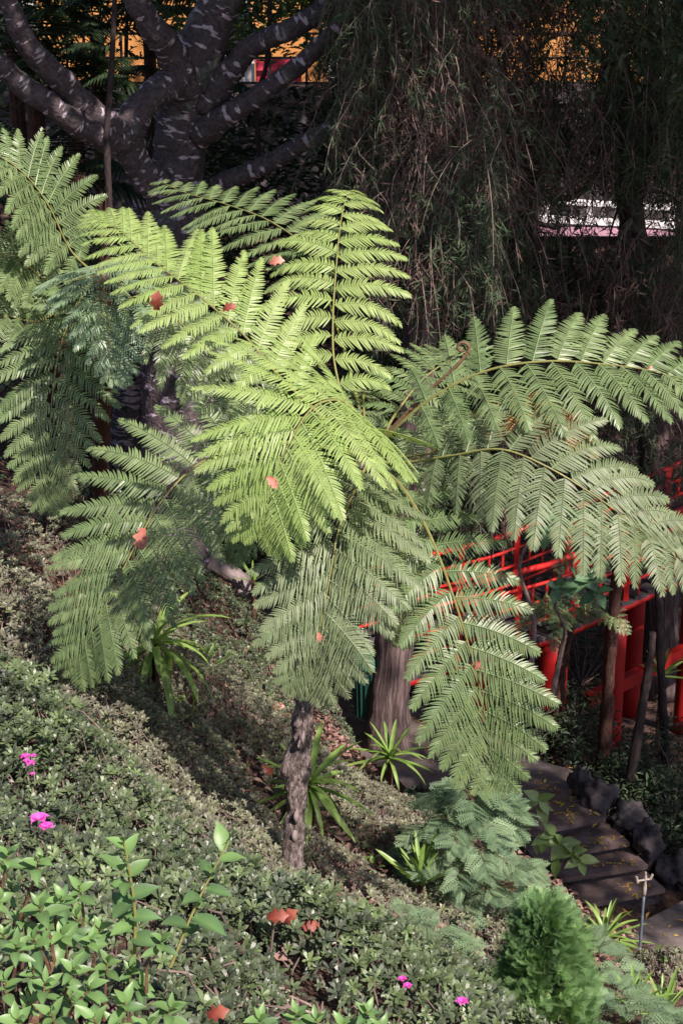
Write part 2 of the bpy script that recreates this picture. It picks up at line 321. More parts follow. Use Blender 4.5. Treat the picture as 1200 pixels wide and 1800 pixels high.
def ground(x, y): return float(ground_v([x], [y])[0])

# ------------------------------------------------------------------ ground, path, steps
def grid(x0, x1, y0, y1, st):
    xs = np.arange(x0, x1 + 1e-6, st); ys = np.arange(y0, y1 + 1e-6, st); X, Y = np.meshgrid(xs, ys)
    Z = ground_v(X, Y).reshape(X.shape); V = np.stack([X, Y, Z], -1).reshape(-1, 3); nx = len(xs)
    i, j = np.meshgrid(np.arange(nx - 1), np.arange(len(ys) - 1)); a = (j * nx + i).ravel()
    return V, np.stack([a, a + 1, a + nx + 1, a + nx], 1)
V, Fq = grid(-10, 12, -2, 30, 0.16)
for k in range(len(V)): V[k, 2] += 0.035 * mnoise.noise(Vector((V[k, 0] * 4, V[k, 1] * 4, 0)))
tag(link('ground', mesh_np('ground', V, Fq, smooth=True), None, (0, 0, 0), M['soil']), kind='structure')
V, Fq = grid(-120, 120, -60, 180, 3.0)
keep = ~((V[Fq[:, 0], 0] > -10) & (V[Fq[:, 1], 0] < 11.5) & (V[Fq[:, 0], 1] > -2.5) & (V[Fq[:, 2], 1] < 30))
V[:, 2] = np.where(np.abs(V[:, 0]) + np.abs(V[:, 1] - 20) < 200, V[:, 2], V[:, 2]) - 0.05
tag(link('hillside', mesh_np('hillside', V, Fq[keep], smooth=True), None, (0, 0, 0), M['soil']), kind='structure')
def strip(center, hw, z_off=0.0, th=0.12, n=26):
    c = crom(center, n); T = nrm(np.gradient(c, axis=0)); S = np.stack([-T[:, 1], T[:, 0], np.zeros(n)], 1); S = nrm(S); a = Acc(); Vv = []
    for i in range(n):
        w_ = hw * (1 + 0.05 * math.sin(i * 1.7))
        for s, dz in ((1, 0), (-1, 0), (-1, -th), (1, -th)): Vv.append(c[i] + S[i] * s * w_ + np.array([0, 0, dz + z_off]))
    Q = []
    for i in range(n - 1):
        for j in range(4): Q.append((4 * i + j, 4 * i + (j + 1) % 4, 4 * i + 4 + (j + 1) % 4, 4 * i + 4 + j))
    Q += [(0, 1, 2, 3), (4 * n - 1, 4 * n - 2, 4 * n - 3, 4 * n - 4)]
    return np.array(Vv), np.array(Q)
top_l, top_r = P(925, 1466, 11.9), P(1062, 1437, 12.1); top_l[2] = top_r[2] = PZ
V, Q = strip(path_c, 0.72); a = Acc().add(V, Q)
box_pts = None
o = a.obj('path', M['path'], loc=(0, 0, 0)); tag(o, kind='structure')
st = tag(empty('steps', (2.2, 12.0, PZ - 0.6)), kind='structure')
edges = [((905, 1470), (1064, 1437), PZ + 0.004), ((940, 1510), (1106, 1480), PZ - 0.13), ((985, 1545), (1138, 1520), PZ - 0.26), ((1030, 1590), (1168, 1562), PZ - 0.39)]
def at_z(px, py, z):
    p = P(px, py, 10.0); return CAM + (p - CAM) * ((z - CAM[2]) / (p[2] - CAM[2]))
for i, (l, r, z) in enumerate(edges):
    L, R_ = at_z(*l, z), at_z(*r, z); bk = np.array([-0.25, 0.62, 0]) if i else np.array([-0.4, 0.7, 0])
    a = Acc(); top = [L, R_, R_ + bk, L + bk]; lip = 0.045
    Vv = top + [p - np.array([0, 0, lip]) for p in top]
    a.add(Vv, [(0, 1, 2, 3), (4, 7, 6, 5), (0, 4, 5, 1), (1, 5, 6, 2), (2, 6, 7, 3), (3, 7, 4, 0)])
    f = nrm(np.array([0.25, -1, 0])) * -0.09
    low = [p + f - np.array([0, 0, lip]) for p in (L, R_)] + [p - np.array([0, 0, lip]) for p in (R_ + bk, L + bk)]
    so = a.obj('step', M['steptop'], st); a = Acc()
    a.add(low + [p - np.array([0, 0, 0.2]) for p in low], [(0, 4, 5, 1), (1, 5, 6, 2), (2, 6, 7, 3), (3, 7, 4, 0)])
    a.obj('riser', M['stone'], so)  # darker stone than the tread, riser shade put into its colour
V, Q = strip(lower_c, 0.85, n=14); tag(Acc().add(V, Q).obj('lower_path', M['path'], loc=(0, 0, 0)), kind='structure')

# ------------------------------------------------------------------ leaf scatter helpers
def scatter_leaves(acc, pos, size, T, Tf, up=0.6, tint=None, spread=1.0):
    n = len(pos); az_ = rng.uniform(0, 2 * np.pi, n); elv = rng.normal(up, 0.35 * spread, n)
    x = np.stack([np.cos(az_) * np.cos(elv), np.sin(az_) * np.cos(elv), np.sin(elv)], 1)
    z = nrm(np.array([0, 0, 1.0]) + rng.normal(0, 0.35, (n, 3)))
    inst(acc, T, Tf, frames(x, z), pos, size, rng.uniform(0, 1, n) if tint is None else tint)
LT, LF = blade(3, 1.0, 0.42, 0.5, 0.25)
LT2, LF2 = blade(2, 1.0, 0.42, 0.4, 0.3)
LN, LNF = blade(2, 1.0, 0.16, 0.5, 0.2, 'tri')
ND = np.array([(0, 0, 0), (0.45, 0.06, -0.03), (1, 0, -0.12), (0.45, -0.06, -0.03)]); NDF = np.array([(0, 3, 2, 1)])
# rosette of small leaves (template, unit radius)
def rosette(k, seg=2, width=0.42, up=0.5):
    Vs, Fs, n = [], [], 0; T, Tf = blade(seg, 1.0, width, 0.55, 0.25)
    for i in range(k):
        az_ = i * 2.4; e = up + 0.5 * (i / k); s = 1 - 0.35 * i / k
        x = np.array([math.cos(az_) * math.cos(e), math.sin(az_) * math.cos(e), math.sin(e)]); R = frames(x[None], np.array([0, 0, 1.0]))[0]
        Vs.append((T * s) @ R.T); Fs.append(Tf + n); n += len(T)
    return np.vstack(Vs), np.vstack(Fs)
def rosette5(k, up):
    Vs, Fs, n = [], [], 0
    for i in range(k):
        az_ = i * 2.4 + 0.3 * math.sin(i * 5); e = up + 0.75 * (i / k) ** 1.3; s_ = 1.05 - 0.45 * i / k
        T = np.array([(0, -0.05, 0), (0, 0.05, 0), (0.38, -0.155, 0.05), (0.38, 0.155, 0.05), (0.74, -0.145, 0.03), (0.74, 0.145, 0.03), (1, 0, -0.07)]) * s_
        x = np.array([math.cos(az_) * math.cos(e), math.sin(az_) * math.cos(e), math.sin(e)]); Vs.append(T @ frames(x[None], np.array([0, 0, 1.0]))[0].T)
        Fs += [(n, n + 2, n + 3, n + 1), (n + 2, n + 4, n + 5, n + 3), (n + 4, n + 6, n + 5, -1)]; n += 7
    return np.vstack(Vs), np.array(Fs)
RO, ROF = rosette5(8, 0.35); RO2, RO2F = rosette(6, 2, 0.5)

# ------------------------------------------------------------------ tree ferns
def rise_frond(pts, n=64): return crom([P(*q) for q in pts], n)
def pinna_geo(o, d, nm, L, npair, g, plen, tilt=0.0):
    """one pinna (leaflet) with npair pairs of pinnules, bending under gravity; world coords"""
    m = 14; pts = [o]; dirs = [d]; ds = L / (m - 1); dd = d.copy()
    for i in range(m - 1):
        dd = nrm(dd + np.array([0, 0, -1.0]) * g * (1.0 / m)); pts.append(pts[-1] + dd * ds); dirs.append(dd)
    pts = np.array(pts); dirs = np.array(dirs)
    t = (np.arange(npair) + 0.5) / npair; t = t * 0.97 + 0.02; fi = t * (m - 1)
    c = np.stack([np.interp(fi, np.arange(m), pts[:, k]) for k in range(3)], 1)
    tx = nrm(np.stack([np.interp(fi, np.arange(m), dirs[:, k]) for k in range(3)], 1))
    s = nrm(np.cross(np.broadcast_to(nm, tx.shape), tx)); up = np.cross(tx, s)
    prof = np.minimum(1, 0.55 + 2.4 * t) * np.clip((1.02 - t), 0, 1) ** 0.55
    a = Acc(); Vt, Ft = [], []
    sp = L / npair
    for sg in (1, -1):
        pl = plen * prof * rng.uniform(0.84, 1.1, npair) * np.where(rng.uniform(0, 1, npair) < 0.035, 0.35, 1.0)
        ang = np.radians(74 - 34 * t ** 2) + rng.normal(0, 0.07, npair)
        pd = nrm(np.cos(ang)[:, None] * tx + sg * np.sin(ang)[:, None] * s + (0.06 + rng.normal(0, 0.05, npair))[:, None] * -up)
        wv = nrm(tx - pd * np.sum(tx * pd, 1, keepdims=True)); wv = nrm(wv + up * rng.normal(0.12, 0.15, npair)[:, None])
        w0 = np.minimum(sp * 0.5, pl * 0.35) * 0.76
        gdn = np.array([0, 0, -1.0])
        pos = lambda f, wf: c + pd * (pl * f)[:, None] + wv * (w0 * wf)[:, None] + tx * (pl * 0.16 * f * f)[:, None] + gdn * (pl * 0.16 * f * f)[:, None]
        Vv = np.stack([pos(0, 0.9), pos(0, -0.9), pos(0.4, 0.85), pos(0.4, -0.85), pos(0.78, 0.55), pos(0.78, -0.55), pos(1, 0)], 1)
        b = (np.arange(npair) * 7)[:, None, None]
        a.add(Vv.reshape(-1, 3), (np.array([(0, 1, 3, 2), (2, 3, 5, 4)]) + b).reshape(-1, 4), 0.5)
        tri = (np.array([(4, 5, 6, -1)]) + b); tri[..., 3] = -1
        a.F.append(np.where(tri.reshape(-1, 4) < 0, -1, tri.reshape(-1, 4) + (a.n - npair * 7)))
    r = 0.0035 if L > 0.25 else 0.0022
    Vt, Ft, _ = tube(pts, np.linspace(r, r * 0.35, m), 3, cap=False); a.add(Vt + up.mean(0) * r * 0.4, Ft, 1.0)
    return a
def frond(parent, pts, nm, mat, L, n=17, start=0.22, g=0.5, plen=0.10, np_=28, stem=0.009, sub=True, label=None, fwd=0.02, peak=0.34, mesh_only=None, missing=0.0, pb=0.6):
    """frond: rachis along pts (px,py,Y), pinnae on both sides; nm = hint of the upper face"""
    c = rise_frond(pts, 80); T = nrm(np.gradient(c, axis=0)); m = len(c)
    V, Q, tc = tube(c, np.linspace(stem, stem * 0.2, m), 5)
    a = Acc().add(V, Q, 0.5, tc); nm = nrm(np.array(nm, float))
    if sub:
        fo = a.obj('frond', M['rachis'], parent, loc=c[0])
        if label: fo['label'] = label
    else:
        fo = a.obj('frond', M['rachis'], parent, loc=c[0]); fo.data.materials.append(mat); joined = Acc()
    arc = np.concatenate([[0], np.cumsum(np.linalg.norm(np.diff(c, axis=0), axis=1))]); arc /= arc[-1]
    for i in range(n):
        t = i / (n - 1); f = start + (0.985 - start) * (t ** 0.88)
        for sg in (1, -1):
            if missing and random.random() < missing: continue
            ff = min(0.99, f + (0.012 if sg > 0 else -0.004)); k = np.interp(ff, arc, np.arange(m)); k0 = int(k)
            o = np.array([np.interp(k, np.arange(m), c[:, j]) for j in range(3)]); tx = T[min(k0, m - 1)]
            un = nrm(nm - tx * nm.dot(tx)); side = np.cross(un, tx) * sg
            ang = math.radians(82 - 44 * t ** 1.3) + random.gauss(0, 0.05)
            fw = fwd if not isinstance(fwd, tuple) else (fwd[0] if sg > 0 else fwd[1]); ang -= 0.3 * max(0, fw - 0.5)
            d = nrm(math.cos(ang) * tx * (1 + fw) + math.sin(ang) * side + un * (0.14 + random.gauss(0, 0.05)))
            prof = (max(0.0, 1.03 - t) / (1.03 - peak)) ** 0.5 if t > peak else pb + (1 - pb) * math.sin(t / peak * math.pi / 2)
            Lp = L * (0.62 if isinstance(fwd, tuple) and sg > 0 else 1.0) * max(0.12, prof) * random.uniform(0.92, 1.06)
            pg = pinna_geo(o, d, nrm(un + np.array([0, 0, 0.25]) + rng.normal(0, 0.06, 3)), Lp, max(6, int(np_ * (Lp / L) ** 0.6)), g * random.uniform(0.75, 1.25), plen * (Lp / L) ** 0.45)
            ti = random.uniform(0, 1)
            for q in pg.T: q[q < 0.9] = ti
            if sub: pg.obj('pinna', mat, fo, loc=o)
            else:
                for Vq, Fq_, Tq in zip(pg.V, pg.F, pg.T): pass
                VV = np.concatenate(pg.V); FF = np.concatenate(pg.F); TT = np.concatenate(pg.T)
                FF2 = np.where(FF < 0, -1, FF + joined.n); joined.V.append(VV); joined.F.append(FF2); joined.T.append(TT); joined.C.append(np.zeros((len(VV), 3))); joined.n += len(VV)
    if not sub:
        jo = joined.obj('pinnae', mat, fo, loc=c[0]); jo['kind'] = 'stuff'
    return fo
def trunk_part(parent, pts, rad, mat, seg=20, n=60, amp=0.2, freq=9, name='trunk', seed=0, cap=True):
    V, Q, tc = tube(pts, rad, seg, n, amp, freq, cap, seed); return Acc().add(V, Q, 0.5, tc).obj(name, mat, parent, smooth=True)

base1 = ray_ground(513, 1556); base1[2] -= 0.05
YB = base1[1]
fern1 = empty('tree_fern', base1, 'tall tree fern with bright spreading fronds on a rough knobbly trunk in the centre', 'tree fern', 'tree ferns')
tp = [base1, P(515, 1490, YB + .02), P(520, 1420, YB + .05), P(522, 1350, YB + 0.08), P(530, 1280, YB + .1), P(540, 1215, YB + .15), P(565, 1080, YB + .25), P(610, 930, 7.45), P(648, 815, 7.6)]
trunk_part(fern1, tp, [0.078, 0.060, 0.052, 0.072, 0.056, 0.058, 0.055, 0.055, 0.07], M['fibre'], 28, 130, 0.34, 11)
for px, py, s in ((505, 1352, 0.036), (533, 1255, 0.012), (522, 1437, 0.017), (520, 1470, 0.02), (534, 1300, 0.012)):   # old frond scars
    V, Q, tc = tube([P(px, py + 14, YB - .0), P(px - 2, py, YB - 0.03), P(px, py - 14, YB - .0)], [s * 0.3, s, s * 0.4], 8, 9, 0.3, 20); Acc().add(V, Q, 0.5, tc).obj('leaf_scar', M['fibre'] if s > 0.03 else M['log'], fern1, smooth=True)
UPF = (0, -0.62, 0.8)
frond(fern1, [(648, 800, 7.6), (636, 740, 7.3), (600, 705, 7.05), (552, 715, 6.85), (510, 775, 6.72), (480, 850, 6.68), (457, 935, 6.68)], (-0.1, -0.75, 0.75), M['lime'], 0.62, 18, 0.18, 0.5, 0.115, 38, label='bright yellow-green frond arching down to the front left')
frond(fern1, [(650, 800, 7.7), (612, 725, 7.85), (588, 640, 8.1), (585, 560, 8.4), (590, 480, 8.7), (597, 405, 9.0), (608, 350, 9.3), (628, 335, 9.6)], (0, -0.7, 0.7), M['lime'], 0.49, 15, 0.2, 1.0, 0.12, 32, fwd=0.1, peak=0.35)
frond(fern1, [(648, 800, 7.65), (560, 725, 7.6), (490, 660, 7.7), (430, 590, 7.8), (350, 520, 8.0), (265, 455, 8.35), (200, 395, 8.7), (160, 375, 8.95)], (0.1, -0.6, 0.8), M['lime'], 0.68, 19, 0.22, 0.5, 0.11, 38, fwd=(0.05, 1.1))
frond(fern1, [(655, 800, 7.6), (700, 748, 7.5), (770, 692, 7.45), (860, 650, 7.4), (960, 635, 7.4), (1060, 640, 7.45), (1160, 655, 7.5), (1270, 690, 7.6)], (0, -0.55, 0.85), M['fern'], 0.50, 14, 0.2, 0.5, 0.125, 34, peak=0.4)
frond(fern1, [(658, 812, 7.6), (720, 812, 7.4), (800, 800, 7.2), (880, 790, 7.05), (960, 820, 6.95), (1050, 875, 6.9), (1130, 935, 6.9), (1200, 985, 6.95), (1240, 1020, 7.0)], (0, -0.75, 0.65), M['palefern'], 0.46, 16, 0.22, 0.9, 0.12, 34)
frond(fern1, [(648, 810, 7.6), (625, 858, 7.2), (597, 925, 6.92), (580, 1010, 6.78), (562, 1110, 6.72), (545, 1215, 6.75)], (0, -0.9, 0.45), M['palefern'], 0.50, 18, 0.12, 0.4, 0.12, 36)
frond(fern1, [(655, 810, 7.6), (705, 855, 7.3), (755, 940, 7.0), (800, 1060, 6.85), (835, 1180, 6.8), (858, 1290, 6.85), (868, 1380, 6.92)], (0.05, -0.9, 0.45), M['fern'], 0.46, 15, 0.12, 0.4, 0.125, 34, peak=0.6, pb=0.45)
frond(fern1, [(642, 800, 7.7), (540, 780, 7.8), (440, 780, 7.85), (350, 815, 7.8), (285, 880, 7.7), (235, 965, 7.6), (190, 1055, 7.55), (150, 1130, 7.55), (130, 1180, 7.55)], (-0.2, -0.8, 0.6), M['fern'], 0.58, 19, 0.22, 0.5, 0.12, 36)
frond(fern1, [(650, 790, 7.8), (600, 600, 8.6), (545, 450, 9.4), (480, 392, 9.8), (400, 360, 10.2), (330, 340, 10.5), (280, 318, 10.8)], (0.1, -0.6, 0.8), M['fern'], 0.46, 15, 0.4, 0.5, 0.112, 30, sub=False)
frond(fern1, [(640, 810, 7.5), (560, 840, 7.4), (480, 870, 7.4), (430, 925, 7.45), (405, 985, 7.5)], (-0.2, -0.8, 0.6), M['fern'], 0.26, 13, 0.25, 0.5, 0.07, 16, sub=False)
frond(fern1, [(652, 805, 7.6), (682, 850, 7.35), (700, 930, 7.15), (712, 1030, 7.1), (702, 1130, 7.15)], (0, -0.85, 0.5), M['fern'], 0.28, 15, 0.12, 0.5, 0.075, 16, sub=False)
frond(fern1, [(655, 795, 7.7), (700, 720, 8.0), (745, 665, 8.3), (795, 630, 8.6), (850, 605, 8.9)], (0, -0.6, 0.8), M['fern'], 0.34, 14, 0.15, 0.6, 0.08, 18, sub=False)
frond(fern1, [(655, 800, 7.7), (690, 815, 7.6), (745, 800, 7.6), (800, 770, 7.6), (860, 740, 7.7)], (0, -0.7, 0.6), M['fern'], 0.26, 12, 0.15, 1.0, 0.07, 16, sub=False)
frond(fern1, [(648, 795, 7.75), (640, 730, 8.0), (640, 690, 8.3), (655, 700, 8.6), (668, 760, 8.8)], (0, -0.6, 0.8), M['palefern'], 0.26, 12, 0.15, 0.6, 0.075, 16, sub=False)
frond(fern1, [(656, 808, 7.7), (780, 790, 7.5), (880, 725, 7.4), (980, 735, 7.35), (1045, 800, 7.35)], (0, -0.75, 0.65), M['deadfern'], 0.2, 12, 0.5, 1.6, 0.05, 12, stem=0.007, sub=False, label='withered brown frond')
sp_ = [P(655, 790, 7.6), P(735, 705, 7.55), P(795, 650, 7.5), P(822, 620, 7.5)]; c0 = P(812, 612, 7.5)
for i in range(26):
    a_ = -0.6 + i * 0.36; r_ = 0.035 * (1 - i / 30); sp_.append(c0 + np.array([math.cos(a_) * r_, 0.001 * i, math.sin(a_) * r_]))
V, Q, tc = tube(sp_, np.concatenate([[0.013, 0.011, 0.009, 0.009], np.linspace(0.010, 0.005, 26)]), 7, 120); Acc().add(V, Q, 0.5, tc).obj('fiddlehead', M['brownstem'], fern1, smooth=True)

base2 = ray_ground(172, 890); crown2 = P(172, 480, 10.2)
fern2 = empty('tree_fern', base2, 'tree fern with a thin red-brown trunk beside the striped trunk at the left', 'tree fern', 'tree ferns')
trunk_part(fern2, [base2, P(178, 800, (base2[1] + 10.2) / 2 + .8), P(180, 640, 10.5), crown2], [0.09, 0.075, 0.07, 0.08], M['darkfibre'], 16, 60, 0.3, 9)
L2 = [([(172, 485, 10.2), (125, 440, 10.1), (88, 365, 10.0), (48, 310, 9.9), (0, 275, 9.85), (-60, 255, 9.8)], (0.1, -0.6, 0.8), 'fern', 0.42, 15, 0.15),
      ([(172, 480, 10.1), (174, 466, 9.6), (182, 500, 9.1), (190, 560, 8.9), (198, 615, 8.82), (206, 665, 8.8)], (0.1, -0.85, 0.5), 'bluefern', 0.44, 17, 0.03),
      ([(168, 490, 10.1), (130, 545, 9.8), (104, 620, 9.5), (92, 700, 9.35), (87, 790, 9.3), (84, 888, 9.3)], (0, -0.85, 0.5), 'fern', 0.47, 16, 0.12),
      ([(168, 485, 10.1), (90, 494, 10.1), (30, 455, 10.0), (-50, 430, 9.9)], (0.1, -0.6, 0.8), 'fern', 0.36, 13, 0.3),
      ([(168, 490, 10.1), (75, 562, 9.9), (0, 556, 9.8), (-80, 600, 9.7)], (0.1, -0.6, 0.8), 'fern', 0.3, 11, 0.2),
      ([(176, 480, 10.6), (270, 530, 10.8), (350, 600, 10.8), (405, 680, 10.7), (430, 770, 10.6)], (0.1, -0.7, 0.6), 'fern', 0.50, 14, 0.12),
      ([(176, 480, 10.4), (240, 530, 10.8), (330, 590, 11.2), (425, 640, 11.5)], (0.1, -0.6, 0.6), 'fern', 0.42, 12, 0.38)]
for pts, nm, mt, L, n, s0 in L2: frond(fern2, pts, nm, M[mt], L * 1.1, n, s0, 0.6, 0.105, 26)

def small_fern(base_px, mid, crown, fr, label, rad=0.06, mt='fern'):
    b = ray_ground(*base_px) if len(base_px) == 2 else P(*base_px); b[2] = min(b[2], ground(b[0], b[1]))
    e = empty('tree_fern', b, label, 'tree fern', 'tree ferns'); trunk_part(e, [b, P(*mid), P(*crown)], [rad * 1.3, rad, rad * 0.9], M['darkfibre'], 12, 30, 0.3, 9)
    for dx, dy, dY, L in fr:
        cx, cy, cY = crown
        frond(e, [crown, (cx + dx * 0.4, cy - 28 + dy * 0.2, cY + dY * 0.4), (cx + dx * 0.75, cy - 18 + dy * 0.55, cY + dY * 0.8), (cx + dx, cy + dy, cY + dY)], (0, -0.6, 0.8), M[mt], L, 12, 0.12, 0.5, 0.05, 12, stem=0.006, sub=False)
small_fern((1060, 1332, 14.2), (1072, 1150, 14.0), (1088, 962, 13.8), [(-110, 40, -0.6, 0.26), (-150, -50, 0.4, 0.26), (60, 40, -0.5, 0.26), (90, 0, 0.3, 0.26), (-40, 60, -0.8, 0.24), (30, -50, 0.8, 0.24)], 'small tree fern on a dark leaning trunk in front of the red bridge')
small_fern((978, 1262, 14.6), (985, 1180, 14.5), (1003, 1092, 14.2), [(-95, 15, -0.3, 0.22), (100, 20, -0.4, 0.22), (-30, 50, -0.6, 0.2), (50, -30, 0.5, 0.2), (-70, -25, 0.4, 0.2)], 'short tree fern below the bridge railing, its fronds over a red pillar')

# ------------------------------------------------------------------ big spotted tree
bt_base = P(300, 520, 14.3); bt_base[2] = ground(bt_base[0], bt_base[1]) - 0.1
big = empty('spotted_tree', bt_base, 'huge tree with pale-spotted dark limbs spreading from one trunk at the top left', 'tree', 'big garden trees')
S_ = 'spot'
trunk_part(big, [bt_base, P(310, 420, 14.3), P(312, 300, 14.3), P(325, 200, 14.3), P(345, 110, 14.2), P(375, 30, 14.2), P(410, -60, 14.2), P(430, -200, 14.3)], [0.42, 0.29, 0.25, 0.245, 0.235, 0.19, 0.17, 0.15], M[S_], 28, 110, 0.16, 5)
for pts, rd in [([(330, 160, 14.1), (300, 90, 13.9), (262, 40, 13.7), (236, -10, 13.6), (200, -90, 13.5)], [0.24, 0.2, 0.17, 0.15, 0.13]),
                ([(275, 330, 13.9), (240, 285, 13.8), (222, 235, 13.7), (262, 175, 13.8), (320, 135, 14.0)], [0.22, 0.2, 0.22, 0.2, 0.2]),
                ([(228, 240, 13.7), (170, 205, 13.5), (110, 145, 13.3), (50, 80, 13.1), (18, 10, 13.0), (0, -70, 12.9)], [0.2, 0.19, 0.17, 0.14, 0.12, 0.1]),
                ([(222, 250, 13.7), (165, 235, 13.4), (90, 185, 13.2), (30, 140, 13.1), (-20, 100, 13.0), (-120, 40, 12.8)], [0.2, 0.17, 0.15, 0.14, 0.13, 0.11]),
                ([(360, 190, 14.2), (400, 130, 14.1), (445, 80, 14.0), (520, 45, 13.9), (580, 5, 13.9), (640, -60, 13.8)], [0.22, 0.17, 0.14, 0.13, 0.12, 0.1]),
                ([(350, 240, 14.2), (395, 205, 14.0), (450, 170, 13.9), (530, 110, 13.8), (590, 50, 13.7), (640, -20, 13.7)], [0.2, 0.16, 0.13, 0.12, 0.11, 0.1]),
                ([(380, 330, 14.3), (460, 292, 14.1), (540, 248, 14.0), (630, 205, 14.0), (720, 170, 14.0)], [0.15, 0.13, 0.12, 0.11, 0.09])]:
    trunk_part(big, [P(*q) for q in pts], [r_ * 0.68 for r_ in rd], M[S_], 20, 80, 0.2, 6, 'limb')
r0 = ray_ground(208, 880)
ring = empty('ringed_trunk_tree', r0, 'smooth dark trunk ringed with pale lilac stripes behind the left tree fern', 'tree', 'big garden trees')
trunk_part(ring, [r0, P(212, 800, r0[1]), P(225, 700, r0[1]), P(238, 620, r0[1] - .1), P(248, 500, r0[1] - .2), P(258, 380, r0[1] - .2), P(266, 300, r0[1])], [0.17, 0.14, 0.155, 0.165, 0.17, 0.17, 0.17], M['ring'], 22, 60, 0.05, 3)

# ------------------------------------------------------------------ weeping conifers
def weep_strands(regions, green_share, n_seed=0):
    """hanging sprays; regions = list of (px0,px1,py0,py1,Y0,Y1,count)"""
    A = {True: Acc(), False: Acc()}; tw = Acc()
    for (x0, x1, y0, y1, Y0, Y1, cnt) in regions:
        for q in range(cnt):
            px, py, Y = random.uniform(x0, x1), random.uniform(y0, y1), random.uniform(Y0, Y1); p = P(px, py, Y)
            cl = mnoise.noise(Vector((p[0] * 0.9, p[1] * 0.9, p[2] * 0.7)) + Vector((n_seed, 3, 1)))
            if (820 < px < 1060 and -20 < py < 150 and random.random() < 0.72) or (930 < px < 1200 and 290 < py < 400 and random.random() < 0.88): continue
            if cl < -0.26 and random.random() < 0.75: continue
            green = (mnoise.noise(Vector((p[0] * 0.8 + 7, p[1], p[2] * 0.45)))) * 1.4 + green_share > random.random()
            L = random.uniform(0.25, 0.8) * (1 if random.random() < 0.85 else 1.6); m = 7; out = nrm([random.gauss(0, 1), random.gauss(0, 1), 0.0]) * abs(random.gauss(0.1, 0.75)); ph, wv = random.uniform(0, 6), random.uniform(0.0, 0.05)
            tt = np.linspace(0, 1, m); pts = p + np.outer(tt * L * (1 - 0.35 * tt), out) + np.outer(-L * tt ** 1.3, [0, 0, 1.0])
            pts[:, 0] += wv * np.sin(tt * random.uniform(2, 9) + ph); w_ = 0.0045
            sd = nrm(np.array([random.gauss(0, 1), random.gauss(0, 0.4), 0])) * w_
            Vv = np.concatenate([pts - sd * (1 - tt[:, None] * 0.7), pts + sd * (1 - tt[:, None] * 0.7)]); i = np.arange(m - 1)
            tw.add(Vv, np.stack([i, i + 1, i + 1 + m, i + m], 1), random.random())
            k = random.choice((30, 40, 50)) if green else random.choice((10, 18, 30)); ts = rng.uniform(0.1, 1, k); cpos = np.stack([np.interp(ts, tt, pts[:, j]) for j in range(3)], 1)
            dirs = nrm(rng.normal(0, 0.62, (k, 3)) + np.array([0, 0, -0.6]))
            inst(A[green], ND, NDF, frames(dirs, rng.normal(0, 1, (k, 3))), cpos, rng.uniform(0.04, 0.15, k) * (1.25 if Y0 > 14 else 0.85), rng.uniform(0, 1, k) * 0.6 + random.random() * 0.4)
    return A[True], A[False], tw
def weeping(name_pts, rad, regions, label, gs, branches, seed):
    b = name_pts[0].copy(); e = empty('weeping_conifer', b, label, 'conifer', 'weeping conifers')
    trunk_part(e, name_pts, rad, M['conebark'], 26, 110, 0.16, 4, seed=seed)
    for i in range(13):
        u = random.uniform(0.45, 0.98); k = u * (len(name_pts) - 1); k0 = int(k); st0 = name_pts[k0] + (name_pts[min(k0 + 1, len(name_pts) - 1)] - name_pts[k0]) * (k - k0)
        az_ = random.uniform(-2.9, 0.2); Lb = random.uniform(0.8, 1.9); hd = np.array([math.cos(az_), math.sin(az_) * 0.6, 0]); m1 = st0 + hd * Lb * 0.45 + np.array([0, 0, random.uniform(-.1, .35)]); m2 = st0 + hd * Lb * 0.8 + np.array([0, 0, random.uniform(-.5, 0)]); m3 = st0 + hd * Lb - np.array([0, 0, random.uniform(.6, 1.3)])
        trunk_part(e, [st0, m1, m2, m3], [0.028, 0.018, 0.010, 0.004], M['blackbark'], 6, 26, 0.3, 5, 'branch')
    for br in branches: trunk_part(e, [P(*q) for q in br], np.linspace(0.05, 0.012, len(br)), M['twig'], 6, 24, 0.2, 3, 'branch')
    g, d, t = weep_strands(regions, gs, seed)
    for acc, nm, mt in ((g, 'foliage', 'weep'), (d, 'dry_foliage', 'weepdead'), (t, 'twigs', 'twig')): acc.obj(nm, M[mt], e)['kind'] = 'stuff'
    return e
wb = at_z(680, 1318, PZ - 0.05); Yw = wb[1]
w1 = weeping([wb - np.array([0, 0, .15]), P(682, 1270, Yw), P(692, 1150, Yw + .05), P(705, 1000, Yw + .15), P(722, 850, Yw + .3), P(735, 650, Yw + .5), P(752, 400, Yw + .8), P(778, 150, Yw + 1.0), P(795, -60, Yw + 1.2)],
             [0.28, 0.215, 0.19, 0.18, 0.175, 0.17, 0.15, 0.13, 0.12],
             [(600, 960, -160, 800, 15.2, 18.5, 4800), (640, 900, 300, 900, 15.0, 17.5, 1400), (610, 880, -120, 470, 12.6, 13.7, 1700)], 'weeping conifer with a furrowed red-grey trunk rising beside the green bin', 0.78,
             [[(770, 120, Yw + 1), (700, 60, 15.5), (620, 110, 16)], [(760, 250, Yw + .9), (850, 300, 16), (930, 420, 16.5)], [(780, 60, Yw + 1), (880, 130, 16), (960, 280, 17)]], 3)
wb2 = P(1165, 1180, 17.8); wb2[2] = ground(wb2[0], wb2[1])
